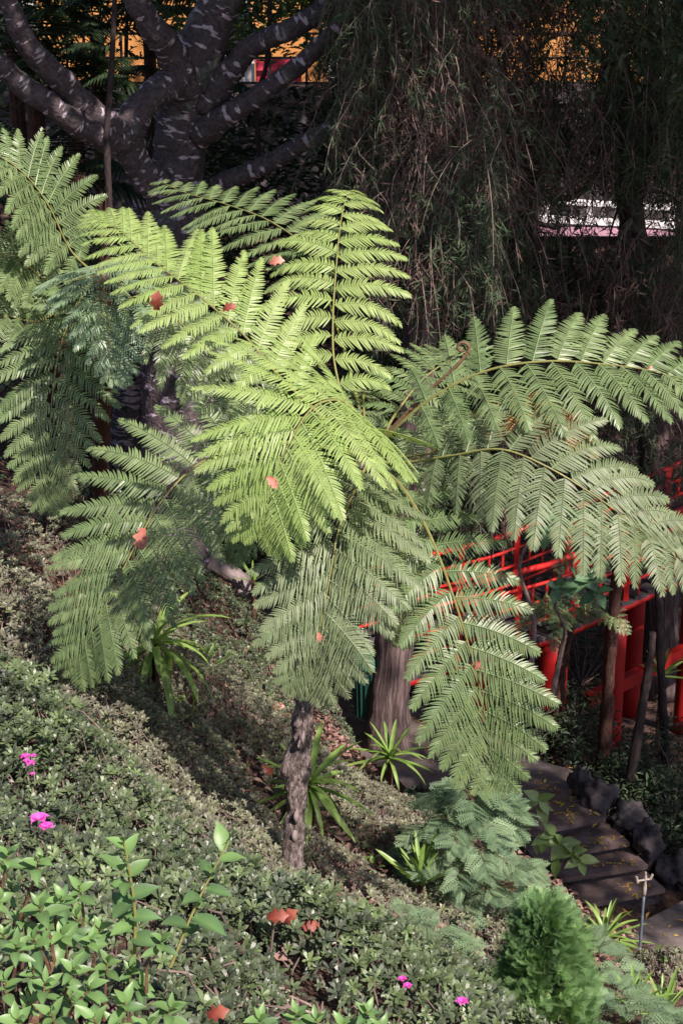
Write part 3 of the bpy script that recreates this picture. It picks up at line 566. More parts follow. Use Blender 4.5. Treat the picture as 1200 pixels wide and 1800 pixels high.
w2 = weeping([wb2, P(1150, 800, 18.0), P(1120, 500, 18.2), P(1090, 200, 18.5), P(1075, -60, 18.6)], [0.26, 0.2, 0.17, 0.14, 0.12],
             [(880, 1260, -180, 560, 15, 20, 4000), (860, 1230, 420, 850, 16.5, 19.5, 800)], 'weeping conifer with dry reddish hanging twigs behind the right-hand fronds', 0.42,
             [[(1090, 180, 18.4), (1010, 190, 17), (940, 260, 16.5), (900, 380, 16.3)], [(1100, 260, 18.4), (1140, 150, 17), (1190, 200, 16.5)], [(1090, 220, 18.4), (1030, 330, 17.2), (960, 350, 17), (910, 320, 17)],
              [(1080, 120, 18.4), (1000, 60, 17), (930, 90, 16.6)], [(1110, 380, 18.3), (1060, 470, 17), (1010, 600, 16.8)], [(1110, 400, 18.3), (1170, 480, 17.4), (1195, 600, 17)]], 11)

# ------------------------------------------------------------------ background building, terrace, rails
yb = 33.0; bx0, bx1 = -8.5, 8.5
lev = P(500, 145, yb)[2]
bld = empty('terrace_building', ((bx0 + bx1) / 2, yb, lev), 'orange plastered building glimpsed through the trees at the top', 'building')
ops = [(-7.6, -6.4), (-3.0, -1.9), (-0.3, 0.3), (1.3, 2.3), (6.4, 7.4)]; xs = [bx0] + [v for o_ in ops for v in o_] + [bx1]
for i in range(0, len(xs), 2): box(Acc(), ((xs[i] + xs[i + 1]) / 2, yb + .15, lev + 1.6), (xs[i + 1] - xs[i], 0.3, 3.2)).obj('wall', M['orange'], bld)
for a0, a1 in ops:
    box(Acc(), ((a0 + a1) / 2, yb + .15, lev + 2.8), (a1 - a0, 0.3, 0.8)).obj('lintel', M['orange'], bld)
    wn = box(Acc(), ((a0 + a1) / 2, yb + .22, lev + 1.2), (a1 - a0, 0.04, 2.4)).obj('window', M['glass'], bld)
    for xx in (a0 + .05, (a0 + a1) / 2, a1 - .05): box(Acc(), (xx, yb + .16, lev + 1.2), (0.08, 0.08, 2.38)).obj('frame', M['white'], wn)
    for zz in (0.06, 1.6, 2.34): box(Acc(), ((a0 + a1) / 2, yb + .155, lev + zz), (a1 - a0, 0.07, 0.08)).obj('frame', M['white'], wn)
a = Acc(); box(a, (0, yb + 3, lev + 3.35), (17.6, 6.8, 0.25)); a.obj('roof', M['stone'], bld)
for sx in (bx0, bx1): box(Acc(), (sx, yb + 3.2, lev + 1.6), (0.3, 5.8, 3.2)).obj('wall', M['orange'], bld)
a = Acc(); box(a, (0, yb - 1.4, lev - 0.15), (18, 2.8, 0.3)); o = a.obj('terrace_slab', M['stone'], bld)
a = Acc(); box(a, (0, yb - 2.6, lev - 1.6), (17.8, 0.25, 2.6)); o = a.obj('retaining_wall', M['stone'], bld)
rl = empty('iron_railing', (0, yb - 2.7, lev), 'dark iron railing along the terrace of the orange building', 'railing')
for i in range(25): bar(Acc(), (-8.6 + i * 0.72, yb - 2.7, lev), (-8.6 + i * 0.72, yb - 2.7, lev + 1.0), 0.05, 0.05).obj('post', M['iron'], rl)
for z in (0.08, 0.55, 1.0): bar(Acc(), (-8.7, yb - 2.7, lev + z), (8.7, yb - 2.7, lev + z), 0.05, 0.05).obj('rail', M['iron'], rl)
def panel(p0, p1, Y, mat, name, label, cat):
    a_, b_ = P(*p0, Y), P(*p1, Y); c = (a_ + b_) / 2; s = abs(b_ - a_); o_ = box(Acc(), c, (s[0], 0.06, s[2])).obj(name, M[mat], loc=(c[0], c[1], c[2] - s[2] / 2)); return tag(o_, label, cat)
panel((430, 98), (448, 144), yb - 2.2, 'white', 'signboard', 'white upright board on the terrace beside the red banner', 'signboard')
panel((449, 100), (530, 143), yb - 2.1, 'signred', 'red_banner', 'red banner standing on the terrace between the dark limbs', 'banner')
panel((668, 30), (680, 92), yb - 2.2, 'pinkwall', 'lilac_post', 'slim lilac post seen through the conifer near the top', 'post')
# white railing with pink wall at the right
g0, g1 = P(955, 352, 28.0), P(1185, 366, 28.0)
wr = empty('white_railing', (g0 + g1) / 2 * np.array([1, 1, 0]) + np.array([0, 0, P(1000, 388, 28)[2]]), 'white painted railing on a pink wall seen through the hanging twigs at the right', 'railing')
bar(Acc(), g0, g1, 0.12, 0.10).obj('top_rail', M['white'], wr)
h0, h1 = P(945, 384, 28.0), P(1185, 396, 28.0)
bar(Acc(), h0, h1, 0.16, 0.12).obj('bottom_rail', M['white'], wr)
for px in (1035, 1125, 960, 1180): bar(Acc(), P(px, 386, 28.0), P(px, 356, 28.0), 0.09, 0.09).obj('post', M['white'], wr)
a = Acc(); box(a, ((h0 + h1) / 2 + np.array([0, .05, -.17])), (h1[0] - h0[0], 0.2, 0.16)); a.obj('wall', M['pinkwall'], wr)

# ------------------------------------------------------------------ red bridge
un = nrm(np.array([0.82, 0.57])); nn = np.array([-un[1], un[0]]); B0 = np.array([1.66, 14.5]); topz = CAM[2] - 5.42; dk = topz - 0.80
def rise(t): return 0.115 * max(0.0, t - 0.7) ** 1.15
def bp(t, off, z): q = B0 + un * t + nn * off; return np.array([q[0], q[1], z + rise(t)])
def longbar(t0, t1, off, z, w_, h_, name, mat, par):
    V, Q, tc = tube([bp(t, off, z) for t in np.arange(t0, t1 + .01, 0.25)], w_ * 0.62, 8 if w_ < 0.2 else 4); V[:, 2] = V[:, 2]
    return Acc().add(V, Q, 0.5, tc).obj(name, M[mat], par, smooth=True)
br = empty('footbridge', bp(2, 0.45, dk - 1.6), 'red lacquered footbridge with lattice railings crossing the gully at the right', 'bridge')
t0_, t1_ = -1.35, 5.0; wd = 0.95
for i, t in enumerate(np.arange(t0_, t1_, 0.2)):
    a = Acc(); bar(a, bp(t, -0.05, dk - 0.03), bp(t, wd + 0.05, dk - 0.03), 0.19, 0.045); a.obj('deck_plank', M['stone'], br)
for off in (0, wd):
    rlg = longbar(t0_, t1_, off, topz, 0.055, 0.055, 'railing', 'red', br)
    for z in (topz - 0.20, topz - 0.40, topz - 0.62): longbar(t0_, t1_, off, z, 0.032, 0.03, 'rail', 'red', rlg)
    longbar(t0_, t1_, off, dk - 0.08, 0.09, 0.1, 'beam', 'deepred', rlg)
    for t in np.arange(t0_, t1_ + .01, 0.8): bar(Acc(), bp(t, off, dk - 0.1), bp(t, off, topz + 0.02), 0.06, 0.06).obj('post', M['red'], rlg)
    for i, t in enumerate(np.arange(t0_ + 0.2, t1_, 0.2)):
        if i % 4 == 3: continue
        za, zb = (topz - 0.62, topz - 0.2) if i % 2 else (topz - 0.4, topz - 0.2)
        bar(Acc(), bp(t, off, za), bp(t, off, zb), 0.024, 0.024).obj('baluster', M['red'], rlg)
        if not i % 2: bar(Acc(), bp(t, off, dk), bp(t, off, topz - 0.62), 0.024, 0.024).obj('baluster', M['red'], rlg)
for t in (-0.3, 0.8, 1.75, 3.0):
    for off in (0.02, wd - 0.02):
        q = bp(t, off, 0); gz = ground(q[0], q[1]) - 0.1
        if t == 0.8: rr = 0.17
        else: rr = 0.13
        V, Q, tc = tube([(q[0], q[1], gz), (q[0], q[1], dk - 0.05)], [rr, rr * 0.95], 18, 6); Acc().add(V, Q, 0.5, tc).obj('pillar', M['deepred'], br, smooth=True)
for z in (dk - 1.05,):
    bar(Acc(), bp(1.35, 0.0, z), bp(5.2, 0.0, z), 0.1, 0.16).obj('cross_beam', M['deepred'], br)

# ------------------------------------------------------------------ bin, sprinkler, log, rocks
bb = at_z(651, 1296, PZ); bz_ = bb[2]
bn = empty('litter_bin', bb, 'dark green litter bin with a lighter lid on a post behind the conifer trunk', 'litter bin')
V, Q, tc = tube([bb + np.array([0, 0, z]) for z in (-.05, 0.0, 0.3)], [0.03, 0.03, 0.03], 8); Acc().add(V, Q).obj('post', M['bin'], bn)
V, Q, tc = tube([bb + np.array([0, 0, z]) for z in (0.24, 0.26, 0.8)], [0.14, 0.15, 0.17], 20); Acc().add(V, Q).obj('body', M['bin'], bn, smooth=False)
for i in range(20):
    a_ = i * math.pi / 10; d_ = np.array([math.cos(a_), math.sin(a_), 0]); bar(Acc(), bb + d_ * 0.158 + np.array([0, 0, .27]), bb + d_ * 0.175 + np.array([0, 0, .78]), 0.018, 0.018).obj('slat', M['bin'], bn)
V, Q, tc = tube([bb + np.array([0, 0, z]) for z in (0.80, 0.83, 0.93, 0.98, 1.0)], [0.19, 0.195, 0.17, 0.11, 0.02], 20); Acc().add(V, Q).obj('lid', M['binlid'], bn, smooth=True)
sb = ray_ground(1121, 1712); Ys = sb[1]
spk = empty('sprinkler', sb, 'thin grey garden sprinkler standing upright beside the lower path', 'sprinkler')
V, Q, tc = tube([sb - np.array([0, 0, .05]), P(1127, 1620, Ys), P(1131, 1572, Ys)], 0.0105, 8, 8); Acc().add(V, Q).obj('pipe', M['pipe'], spk, smooth=True)
V, Q, tc = tube([P(1126, 1715, Ys + .02), P(1128, 1690, Ys + .02)], 0.02, 8, 4); Acc().add(V, Q).obj('sleeve', M['pipe'], spk, smooth=True)
V, Q, tc = tube([P(1131, 1575, Ys), P(1132, 1562, Ys), P(1133, 1550, Ys), P(1133, 1540, Ys)], [0.011, 0.016, 0.010, 0.014], 8, 8); Acc().add(V, Q).obj('riser', M['brass'], spk, smooth=True)
a = Acc()
for q0, q1, r_ in [((1118, 1549), (1142, 1545), 0.008), ((1142, 1545), (1146, 1537), 0.009), ((1133, 1548), (1134, 1533), 0.007), ((1120, 1552), (1118, 1541), 0.009)]:
    V, Q, tc = tube([P(*q0, Ys - .01), P(*q1, Ys - .01)], r_, 6); a.add(V, Q)
a.obj('spray_head', M['brass'], spk)
V, Q, tc = tube([P(*q) for q in [(352, 985, 14.2), (380, 992, 14.1), (410, 1012, 14.0), (432, 1028, 13.9)]], [0.1, 0.12, 0.1, 0.08], 12, 20, 0.5, 6)
o = Acc().add(V, Q, 0.5, tc).obj('fallen_log', M['log'], smooth=True); tag(o, 'weathered grey log lying on the bank behind the fronds left of centre', 'log')
def rock(px, py, Y, s, label, sz=(1, 0.9, 1.1), mat='stone'):
    c = P(px, py, Y) if Y else ray_ground(px, py); me = bpy.data.meshes.new('rock'); import bmesh
    bm = bmesh.new(); bmesh.ops.create_icosphere(bm, subdivisions=4, radius=1.0)
    sd = Vector((px * 0.1, py * 0.1, 0))
    for v in bm.verts:
        f = 1 + 0.55 * mnoise.noise(v.co * 1.3 + sd) + 0.42 * mnoise.noise(v.co * 2.9 + sd) + 0.12 * mnoise.noise(v.co * 8 + sd); v.co = Vector((v.co.x * sz[0], v.co.y * sz[1], v.co.z * sz[2])) * s * 0.68 * f
    bm.to_mesh(me); bm.free()
    for p_ in me.polygons: p_.use_smooth = True
    me.materials.append(M[mat]); o_ = link('rock', me, None, c); tag(o_, label, 'rock', 'rocks along the steps'); return o_
for q in [(1022, 1385, 12.6, 0.22, 'dark upright rock at the far corner of the path above the steps', (0.7, 0.7, 1.3)), (1050, 1405, 12.4, 0.24, 'dark mossy rock beside the top step', (0.9, 0.8, 1.2)),
          (1105, 1438, 12.25, 0.22, 'broad dark boulder beside the second step', (1, 0.9, 1.0)), (1135, 1480, 12.0, 0.24, 'dark stone beside the third step', (0.8, 0.8, 1.2)), (1188, 1530, 11.9, 0.26, 'squat dark rock beside the lowest step', (1, 0.9, 1.0))]: rock(*q)
rock(430, 1035, 13.8, 0.09, 'small grey stone at the end of the fallen log', mat='log'); rock(700, 1392, 0, 0.09, 'small pinkish stone in the leaf litter below the spiky plant', mat='pinkwall') 

# ------------------------------------------------------------------ azalea bushes
def bush(px, py, rx, ry, H, label, mat='azalea', size=0.042, dens=520, flowers=(), twigs=60, bright=0.25, lift=0.0):
    c = ray_ground(px, py, 0.12); cx, cy = c[0], c[1]; n = int(dens * 1.08 * math.pi * rx * ry)
    r = np.sqrt(rng.uniform(0, 1, n)); th = rng.uniform(0, 2 * np.pi, n); x = cx + rx * r * np.cos(th); y = cy + ry * r * np.sin(th)
    g = ground_v(x, y); lump = np.array([mnoise.noise(Vector((a_ * 2.2, b_ * 2.2, px * 0.1))) + 0.5 * mnoise.noise(Vector((a_ * 6, b_ * 6, 3))) for a_, b_ in zip(x, y)])
    h = H * (1 - r ** 2.6) ** 0.6 * (1 + 0.5 * lump); z = g + h * (1 - 0.5 * rng.uniform(0, 1, n) ** 2.2) - 0.02
    gap = lump > -0.24 - 0.25 * rng.uniform(0, 1, n)
    x, y, z, r, lump, th = x[gap], y[gap], z[gap], r[gap], lump[gap], th[gap]; n = len(x)
    e = empty('azalea_bush', (cx, cy, ground(cx, cy)), label, 'shrub', 'azalea bushes on the slope')
    up = nrm(np.stack([np.cos(th) * r ** 3 * 0.7, np.sin(th) * r ** 3 * 0.7 - 0.15, np.ones(n)], 1) + rng.normal(0, 0.3, (n, 3)))
    hx = nrm(np.cross(up, rng.normal(0, 1, (n, 3)))); R = frames(hx, up)
    tint = np.clip(rng.beta(1.2, 3.2, n) + (rng.uniform(0, 1, n) < bright * 0.35) * 0.5 + lump * 0.3, 0, 1)
    size *= 1.02; a = Acc(); INST4(a, RO, ROF, R, np.stack([x, y, z], 1), size * rng.uniform(0.55, 1.25, n), tint); a.obj('foliage', M[mat], e)['kind'] = 'stuff'
    tw = Acc()
    for i in rng.choice(n, min(n, twigs * 4), replace=False):
        tpt = np.array([x[i], y[i], z[i] + 0.01]); bpt = np.array([x[i] + random.gauss(0, 0.08), y[i] + random.gauss(0, 0.08), ground(x[i], y[i]) - 0.02])
        V, Q, tc = tube([bpt, (bpt + tpt) / 2 + rng.normal(0, 0.03, 3), tpt], [0.006, 0.004, 0.002], 4, cap=False); tw.add(V, Q)
    tw.obj('twigs', M['twig'], e)['kind'] = 'stuff'
    for (fx, fy, s) in flowers:
        p_ = ray_ground(fx, fy, H * 0.95); fl = Acc(); T, Tf = blade(4, 1.0, 1.05, 1.1, 0.22)
        for k in range(5):
            az_ = k * 1.2566 + fx; xx = np.array([math.cos(az_) * .8, math.sin(az_) * .8, 0.65]); inst(fl, T, Tf, frames(xx[None], np.array([0, 0, 1.0])), p_[None] + np.array([0, -.02, .03]), s, rng.uniform(0, 1, 1))
        fl.obj('flower', M['pink'], e)
    return e
bush(640, 1690, 1.0, 0.72, 0.34, 'glossy azalea bush filling the bottom centre in front of the fern trunk', size=0.048, dens=700, flowers=[(810, 1768, 0.028), (706, 1728, 0.02), (715, 1740, 0.02)], bright=1.0)
bush(90, 1500, 0.95, 0.62, 0.3, 'azalea bush with a large magenta bloom at the left', size=0.046, dens=640, flowers=[(72, 1448, 0.045), (85, 1462, 0.035), (50, 1345, 0.02)], bright=0.7)
bush(110, 1360, 1.2, 0.75, 0.3, 'azalea bush with small pink blooms at the left edge of the slope', size=0.045, dens=560, flowers=[(48, 1338, 0.03), (56, 1350, 0.028), (62, 1336, 0.018), (60, 1368, 0.016)], bright=0.7)
bush(30, 1230, 1.0, 0.85, 0.3, 'azalea bush with fresh green tips at the left edge below the dark frond', size=0.05, dens=480, bright=1.2)
bush(330, 1450, 0.95, 0.8, 0.26, 'greyish azalea bush left of the fern trunk', 'azgrey', size=0.040, dens=560, bright=0.5)
bush(240, 1310, 0.95, 0.8, 0.28, 'dusty azalea bush in front of the drooping strap-leaved plant', 'azgrey', size=0.040, dens=560)
bush(445, 1265, 0.95, 1.0, 0.3, 'rounded dusty azalea bush on the bank behind the fern trunk', 'azgrey', size=0.038, dens=560)
bush(640, 1400, 0.85, 1.2, 0.25, 'low azalea bush sloping down right of the fern trunk', 'azgrey', size=0.038, dens=560)
bush(590, 1510, 0.7, 0.6, 0.2, 'low sparse azalea bush just behind the foot of the fern trunk', 'azgrey', size=0.038, dens=430)
bush(440, 1590, 0.6, 0.4, 0.22, 'small azalea bush in front of the foot of the fern trunk', size=0.044, dens=560, bright=0.8)
bush(240, 1640, 0.75, 0.45, 0.24, 'azalea bush behind the tall leafy shoots at the lower left', size=0.044, dens=600, bright=0.6)
bush(150, 1760, 0.8, 0.45, 0.22, 'azalea bush under the light green shrub at the lower left corner', size=0.044, dens=600, bright=0.6)
bush(850, 1720, 0.42, 0.42, 0.24, 'azalea bush squeezed between the centre bush and the dense conifer', size=0.044, dens=620, bright=0.8)
bush(60, 1090, 0.9, 1.0, 0.28, 'shaded azalea bush left of the dark hanging frond', 'azgrey', size=0.042, dens=460)
bush(200, 1180, 1.0, 0.9, 0.28, 'shaded azalea bush under the dark hanging frond', 'azgrey', size=0.040, dens=460)
bush(420, 1110, 1.3, 1.2, 0.28, 'dark azalea bush on the shaded bank below the fallen log', 'azalea', size=0.038, dens=420)
bush(60, 960, 1.3, 1.3, 0.28, 'azalea bush on the bank under the left tree fern', 'azgrey', size=0.042, dens=360)
bush(300, 1010, 1.3, 1.3, 0.25, 'shaded azalea bush in front of the fallen log', 'azalea', size=0.04, dens=320)
bush(1170, 1700, 0.28, 0.3, 0.25, 'small pale azalea bush at the right edge beside the sprinkler', 'azgrey', size=0.036, dens=600)
bush(800, 1600, 0.5, 0.45, 0.2, 'small azalea bush between the lacy cypress and the centre bush', 'azgrey', size=0.038, dens=520, bright=0.8)

for (px, py, k, lb) in ((300, 1250, 7, 'tiny weed rosette in the litter gap above the dusty bush'), (425, 1540, 7, 'tiny weed left of the foot of the fern trunk'), (640, 1530, 6, 'tiny weed in the litter right of the fern trunk')):
    c = ray_ground(px, py); e = empty('weed', c, lb, 'weed', 'small weeds'); a = Acc(); n = 40
    scatter_leaves(a, c + rng.normal(0, 0.05, (n, 3)) * np.array([1, 1, 0.3]) + np.array([0, 0, .04]), rng.uniform(0.04, 0.08, n), LT, LF, 0.6); a.obj('foliage', M['palebroad'], e)['kind'] = 'stuff'
# ------------------------------------------------------------------ foreground shrub shoots
LM = [mesh_np('shoot_leaf', *blade(5, 1.0, 0.40 + 0.04 * k, 0.35 + 0.3 * k, 0.22), tint=np.full(18, tv), smooth=True) for k in range(3) for tv in (0.05, 0.45, 0.95)]
LM += [mesh_np('oval_leaf', *blade(6, 1.0, 0.52, 0.3 + 0.3 * k, 0.18), tint=np.full(21, tv), smooth=True) for k in range(2) for tv in (0.1, 0.6, 0.95)]
def put_leaf(parent, mesh_, mat, pos, d, up, s, name='leaf'):
    key = mesh_.name + mat.name
    if key not in LEAFC:
        m2 = mesh_.copy(); m2.materials.clear(); m2.materials.append(mat); LEAFC[key] = m2
    o_ = link(name, LEAFC[key], parent, pos); R = frames(np.array([d], float), nrm(np.array(up, float)))[0]
    o_.rotation_euler = Matrix(R.tolist()).to_euler(); o_.scale = (s, s, s); return o_
LEAFC = {}
for m_ in LM:
    nv = len(m_.vertices); tv_ = np.zeros(nv, np.float32); m_.attributes['tint'].data.foreach_get('value', tv_); tv_[1::3] = np.clip(tv_[1::3] + 0.45, 0, 1.3); tv_[0:3] += 0.2; m_.attributes['tint'].data.foreach_set('value', tv_)
def shoot(parent, px, py, Y, s, k=8, stem=0.16, mat='shoot', tall=False, bottom=None, tints=(0, 9), tilt=(0, 0)):
    tip = P(px, py, Y); bot = P(*bottom) if bottom else tip - np.array([random.gauss(0.02, 0.03), random.gauss(-0.02, 0.02), stem])
    mid = (tip + bot) / 2 + rng.normal(0, 0.008, 3); V, Q, tc = tube([bot, mid, tip], [0.0045, 0.0035, 0.002], 5, 10); Acc().add(V, Q, 0.5, tc).obj('stem', M['rachis'] if tall else M['brownstem'], parent)
    ax = nrm(tip - bot)
    for i in range(k):
        f = i / max(1, k - 1); az_ = i * (2.4 if not tall else 2.2) + px; e = (0.15 + 1.0 * f) if not tall else (0.25 + 0.8 * f ** 3)
        side = nrm(np.cross(ax, [math.cos(az_), math.sin(az_), 0.3])); d = nrm(side * math.cos(e) + ax * math.sin(e) + np.array([0, -0.12, 0.0]))
        pos = tip - ax * (0.035 * (1 - f)) if not tall else bot + (tip - bot) * (0.25 + 0.75 * f)
        young = i >= k - 4; idx = (2 if young else (0 if random.random() < 0.35 else 1)) + 3 * random.randrange(3)
        if tall: idx = 9 + (2 if i >= k - 3 else random.randrange(2)) + 3 * random.randrange(2)
        put_leaf(parent, LM[idx], M[mat], pos, d, ax + rng.normal(0, 0.15, 3) + np.array([0, -0.5, 0.4]), s * random.uniform(0.8, 1.15) * (1 - 0.35 * f))
shb = empty('leafy_shrub', ray_ground(110, 1790), 'light green leafy shrub crowding the lower left corner', 'shrub')
for i, (px, py, Y) in enumerate([(15, 1500, 2.9), (70, 1510, 2.9), (0, 1580, 2.7), (68, 1590, 2.75), (108, 1575, 2.85), (30, 1660, 2.6), (60, 1650, 2.7), (110, 1640, 2.8), (160, 1650, 2.9), (175, 1630, 3.0), (10, 1720, 2.5), (80, 1725, 2.55),
        (130, 1700, 2.65), (160, 1735, 2.5), (90, 1780, 2.45), (30, 1790, 2.4), (165, 1790, 2.4), (220, 1760, 2.6), (230, 1700, 2.9), (285, 1650, 2.85), (260, 1800, 2.6), (20, 1560, 3.0), (140, 1560, 3.0), (40, 1610, 2.95), (85, 1620, 3.05), (135, 1610, 3.1), (5, 1640, 2.8), (190, 1690, 2.9), (60, 1700, 2.85), (250, 1730, 2.9), (205, 1800, 2.6), (120, 1750, 2.7), (50, 1760, 2.6), (300, 1770, 2.8)]):
    shoot(shb, px, py, Y, random.uniform(0.046, 0.064), 7)
V, Q, tc = tube([P(60, 1800, 2.7), P(80, 1720, 2.85), (P(112, 1660, 2.95))], [0.012, 0.009, 0.007], 7, 14, 0.2, 20); Acc().add(V, Q).obj('branch', M['brownstem'], shb)
t1 = empty('leafy_shoot', ray_ground(235, 1720), 'tall upright shoot with paired dark oval leaves rising from the lower left shrub', 'shoot'); shoot(t1, 218, 1478, 3.0, 0.085, 15, tall=True, bottom=(236, 1705, 3.0))
t2 = empty('leafy_shoot', ray_ground(320, 1650), 'leaning shoot with large blue-green oval leaves right of the tallest shoot', 'shoot'); shoot(t2, 402, 1478, 3.15, 0.095, 11, tall=True, bottom=(300, 1700, 3.1))
sh2 = empty('leafy_shrub', ray_ground(560, 1800), 'pale green shrub tips poking up at the bottom edge under the centre bush', 'shrub')
for px, py, Y in [(520, 1780, 3.2), (555, 1790, 3.2), (600, 1800, 3.3), (645, 1775, 3.3), (455, 1790, 3.2), (670, 1805, 3.3)]: shoot(sh2, px, py, Y, 0.06, 8)

# ------------------------------------------------------------------ strap-leaved plants
SM = [mesh_np('strap', *blade(9, 1.0, wd_, b, 0.3, 'strap'), tint=np.full(30, tv), smooth=True) for (wd_, b, tv) in [(0.13, 0.4, 0.1), (0.12, 1.1, 0.5), (0.12, 1.7, 0.8), (0.15, 0.1, 0.4), (0.14, 0.8, 0.95)]]
def strap_plant(px, py, Y, L, k, label, emin=-0.2, emax=1.3, droop=(0, 1, 4), stem_px=None, stub=0.05, mat='strap'):
    c = P(px, py, Y) if Y else ray_ground(px, py, 0.08)
    bs = c.copy(); bs[2] = ground(c[0], c[1]) - 0.03
    e = empty('spiky_plant', bs, label, 'plant', 'strap-leaved plants')
    V, Q, tc = tube([bs, c * 0.5 + bs * 0.5, c + np.array([0, 0, 0.03])], [0.03, 0.026, 0.02], 8, 8, 0.2, 9); Acc().add(V, Q, 0.5, tc).obj('stem', M['darkfibre'], e)
    for i in range(k):
        f = i / (k - 1); az_ = i * 2.39996 + px; el_ = emin + (emax - emin) * f
        d = np.array([math.cos(az_) * math.cos(el_), math.sin(az_) * math.cos(el_), math.sin(el_)])
        put_leaf(e, SM[random.choice(droop)], M[mat], c + np.array([0, 0, 0.03 * f]), d, np.array([0, 0, 1.0]) + rng.normal(0, 0.12, 3) + (nrm(-d * np.array([1, 1, 0])) if el_ > 0.9 else 0), L * random.uniform(0.7, 1.1) * (1 - 0.15 * f))
strap_plant(272, 1140, 8.9, 0.62, 34, 'large plant of drooping bright strap leaves under the dark frond tip', -0.5, 1.2, (1, 2, 4))
strap_plant(358, 1185, 10.6, 0.30, 20, 'small neat spiky rosette beside the drooping strap-leaved plant', 0.05, 1.3, (0, 3))
strap_plant(545, 1385, 8.9, 0.48, 34, 'large spiky plant spreading behind the fern trunk', -0.7, 1.2, (0, 1, 3))
strap_plant(685, 1335, 12.0, 0.42, 26, 'spiky rosette at the foot of the conifer trunk', -0.2, 1.2, (0, 3, 1))
strap_plant(738, 1560, 8.3, 0.40, 16, 'upright bright spiky tuft left of the lacy cypress', 0.7, 1.5, (0, 3))
strap_plant(1062, 1655, 9.6, 0.38, 30, 'yellow-green spiky rosette near the sprinkler', -0.1, 1.3, (0, 3, 1))
strap_plant(1165, 1790, 7.6, 0.34, 18, 'spiky plant at the bottom right corner', 0.2, 1.4, (0, 3))
strap_plant(1110, 1775, 7.4, 0.28, 14, 'small spiky plant left of the bottom right corner', 0.3, 1.4, (0, 3))
strap_plant(1162, 1190, 15.5, 0.4, 14, 'small bright spiky plant under the bridge at the right edge', 0.1, 1.4, (0, 3))
strap_plant(445, 1025, 13.6, 0.25, 10, 'tiny dark spiky tuft beside the fallen log', 0.3, 1.4, (0, 3))

# ------------------------------------------------------------------ small conifers
def spray_template(n=8, L=1.0, side=0.42, w_=0.016, droop=0.35, sub=True):
    V, Fs, c = [], [], 0
    def rib(p, d, l, w2):
        nonlocal c
        d = nrm(d); s = np.array([-d[1], d[0], 0]) * w2; m_ = p + d * l * 0.5 + np.array([0, 0, -droop * l * 0.12]); e_ = p + d * l + np.array([0, 0, -droop * l * 0.4])
        V.extend([p - s * 0.6, p + s * 0.6, m_ + s, m_ - s, e_]); Fs.extend([(c, c + 1, c + 2, c + 3), (c + 3, c + 2, c + 4, -1)]); c += 5; return m_, e_
    rib(np.zeros(3), np.array([1.0, 0, 0]), L, w_ * 0.6)
    for i in range(n):
        t = 0.1 + 0.88 * i / n
        for sg in (1, -1):
            p = np.array([t * L, 0, -droop * 0.4 * t * t * L]); l = side * (1.05 - t) ** 0.7 + 0.06; d = np.array([0.75, sg, 0]); rib(p, d, l, w_ * 0.8)
            if sub:
                dn = nrm(d)
                for u in (0.3, 0.55, 0.8):
                    q = p + dn * l * u; rib(q, dn + np.array([0.9, -sg * 0.9, 0]) * 0.8, l * 0.33 * (1.2 - u), w_ * 0.7); rib(q, dn + np.array([-0.5, sg * 0.5, 0]), l * 0.3 * (1.2 - u), w_ * 0.7)
    Fs = np.array(Fs); return np.array(V), Fs
SP, SPF = spray_template(w_=0.03); SP2, SP2F = spray_template(9, 1.0, 0.34, 0.032, 0.1, False)
cyb = ray_ground(795, 1612); cy = empty('lacy_cypress', cyb, 'blue-green young cypress with lacy layered branches left of the steps', 'conifer')
Yc = cyb[1]; topc = P(830, 1412, Yc + .05)
a = Acc(); pos, ds, sc_, ups = [], [], [], []
for st_ in (0, 1):
    b0 = cyb + np.array([0.06 * st_, 0.02, -0.05]); t0 = topc + np.array([-0.18 * st_ - .06, 0, -0.12 * st_]); V, Q, tc = tube([b0, (b0 + t0) / 2 + np.array([-.03, 0, 0]), t0], [0.014, 0.010, 0.004], 6, 12); Acc().add(V, Q, .5, tc).obj('trunk', M['brownstem'], cy)
H_ = topc[2] - cyb[2]
for i in range(40):
    f = 0.14 + 0.88 * (i / 39); o_ = cyb + (topc - cyb) * f; az_ = i * 2.4; rad = 0.56 * (1.08 - f) ** 0.5 * random.uniform(0.5, 1.05)
    if math.cos(az_) > 0.2: rad *= 1.15
    hd = np.array([math.cos(az_), math.sin(az_), 0.0]); end = o_ + hd * rad + np.array([0, 0, 0.10 + random.gauss(0, .03)]); mid = (o_ + end) / 2 + np.array([0, 0, 0.07])
    brp = crom([o_, mid, end, end + hd * 0.06 - np.array([0, 0, 0.05])], 12); V, Q, tc = tube(brp, np.linspace(0.004, 0.0015, 12), 4, cap=False); a.add(V, Q, 0.1)
    for u in np.linspace(0.3, 1, 7):
        p_ = np.array([np.interp(u * 11, np.arange(12), brp[:, j]) for j in range(3)])
        for sg in (1, -1):
            sd = np.array([-hd[1], hd[0], 0]) * sg; dd = nrm(hd * 0.8 + sd * (0.75 if u < 0.98 else 0.1) + np.array([0, 0, random.gauss(-0.1, .15)])); pos.append(p_); ds.append(dd); sc_.append(0.19 * (1.15 - 0.55 * u) * random.uniform(0.8, 1.2))
a.obj('branches', M['brownstem'], cy)['kind'] = 'stuff'
a = Acc(); n = len(pos); inst4(a, SP, SPF, frames(np.array(ds), nrm(np.array([0, 0, 1.0]) + rng.normal(0, 0.45, (n, 3)))), np.array(pos), np.array(sc_), rng.uniform(0, 1, n)); a.obj('foliage', M['cypress'], cy)['kind'] = 'stuff'
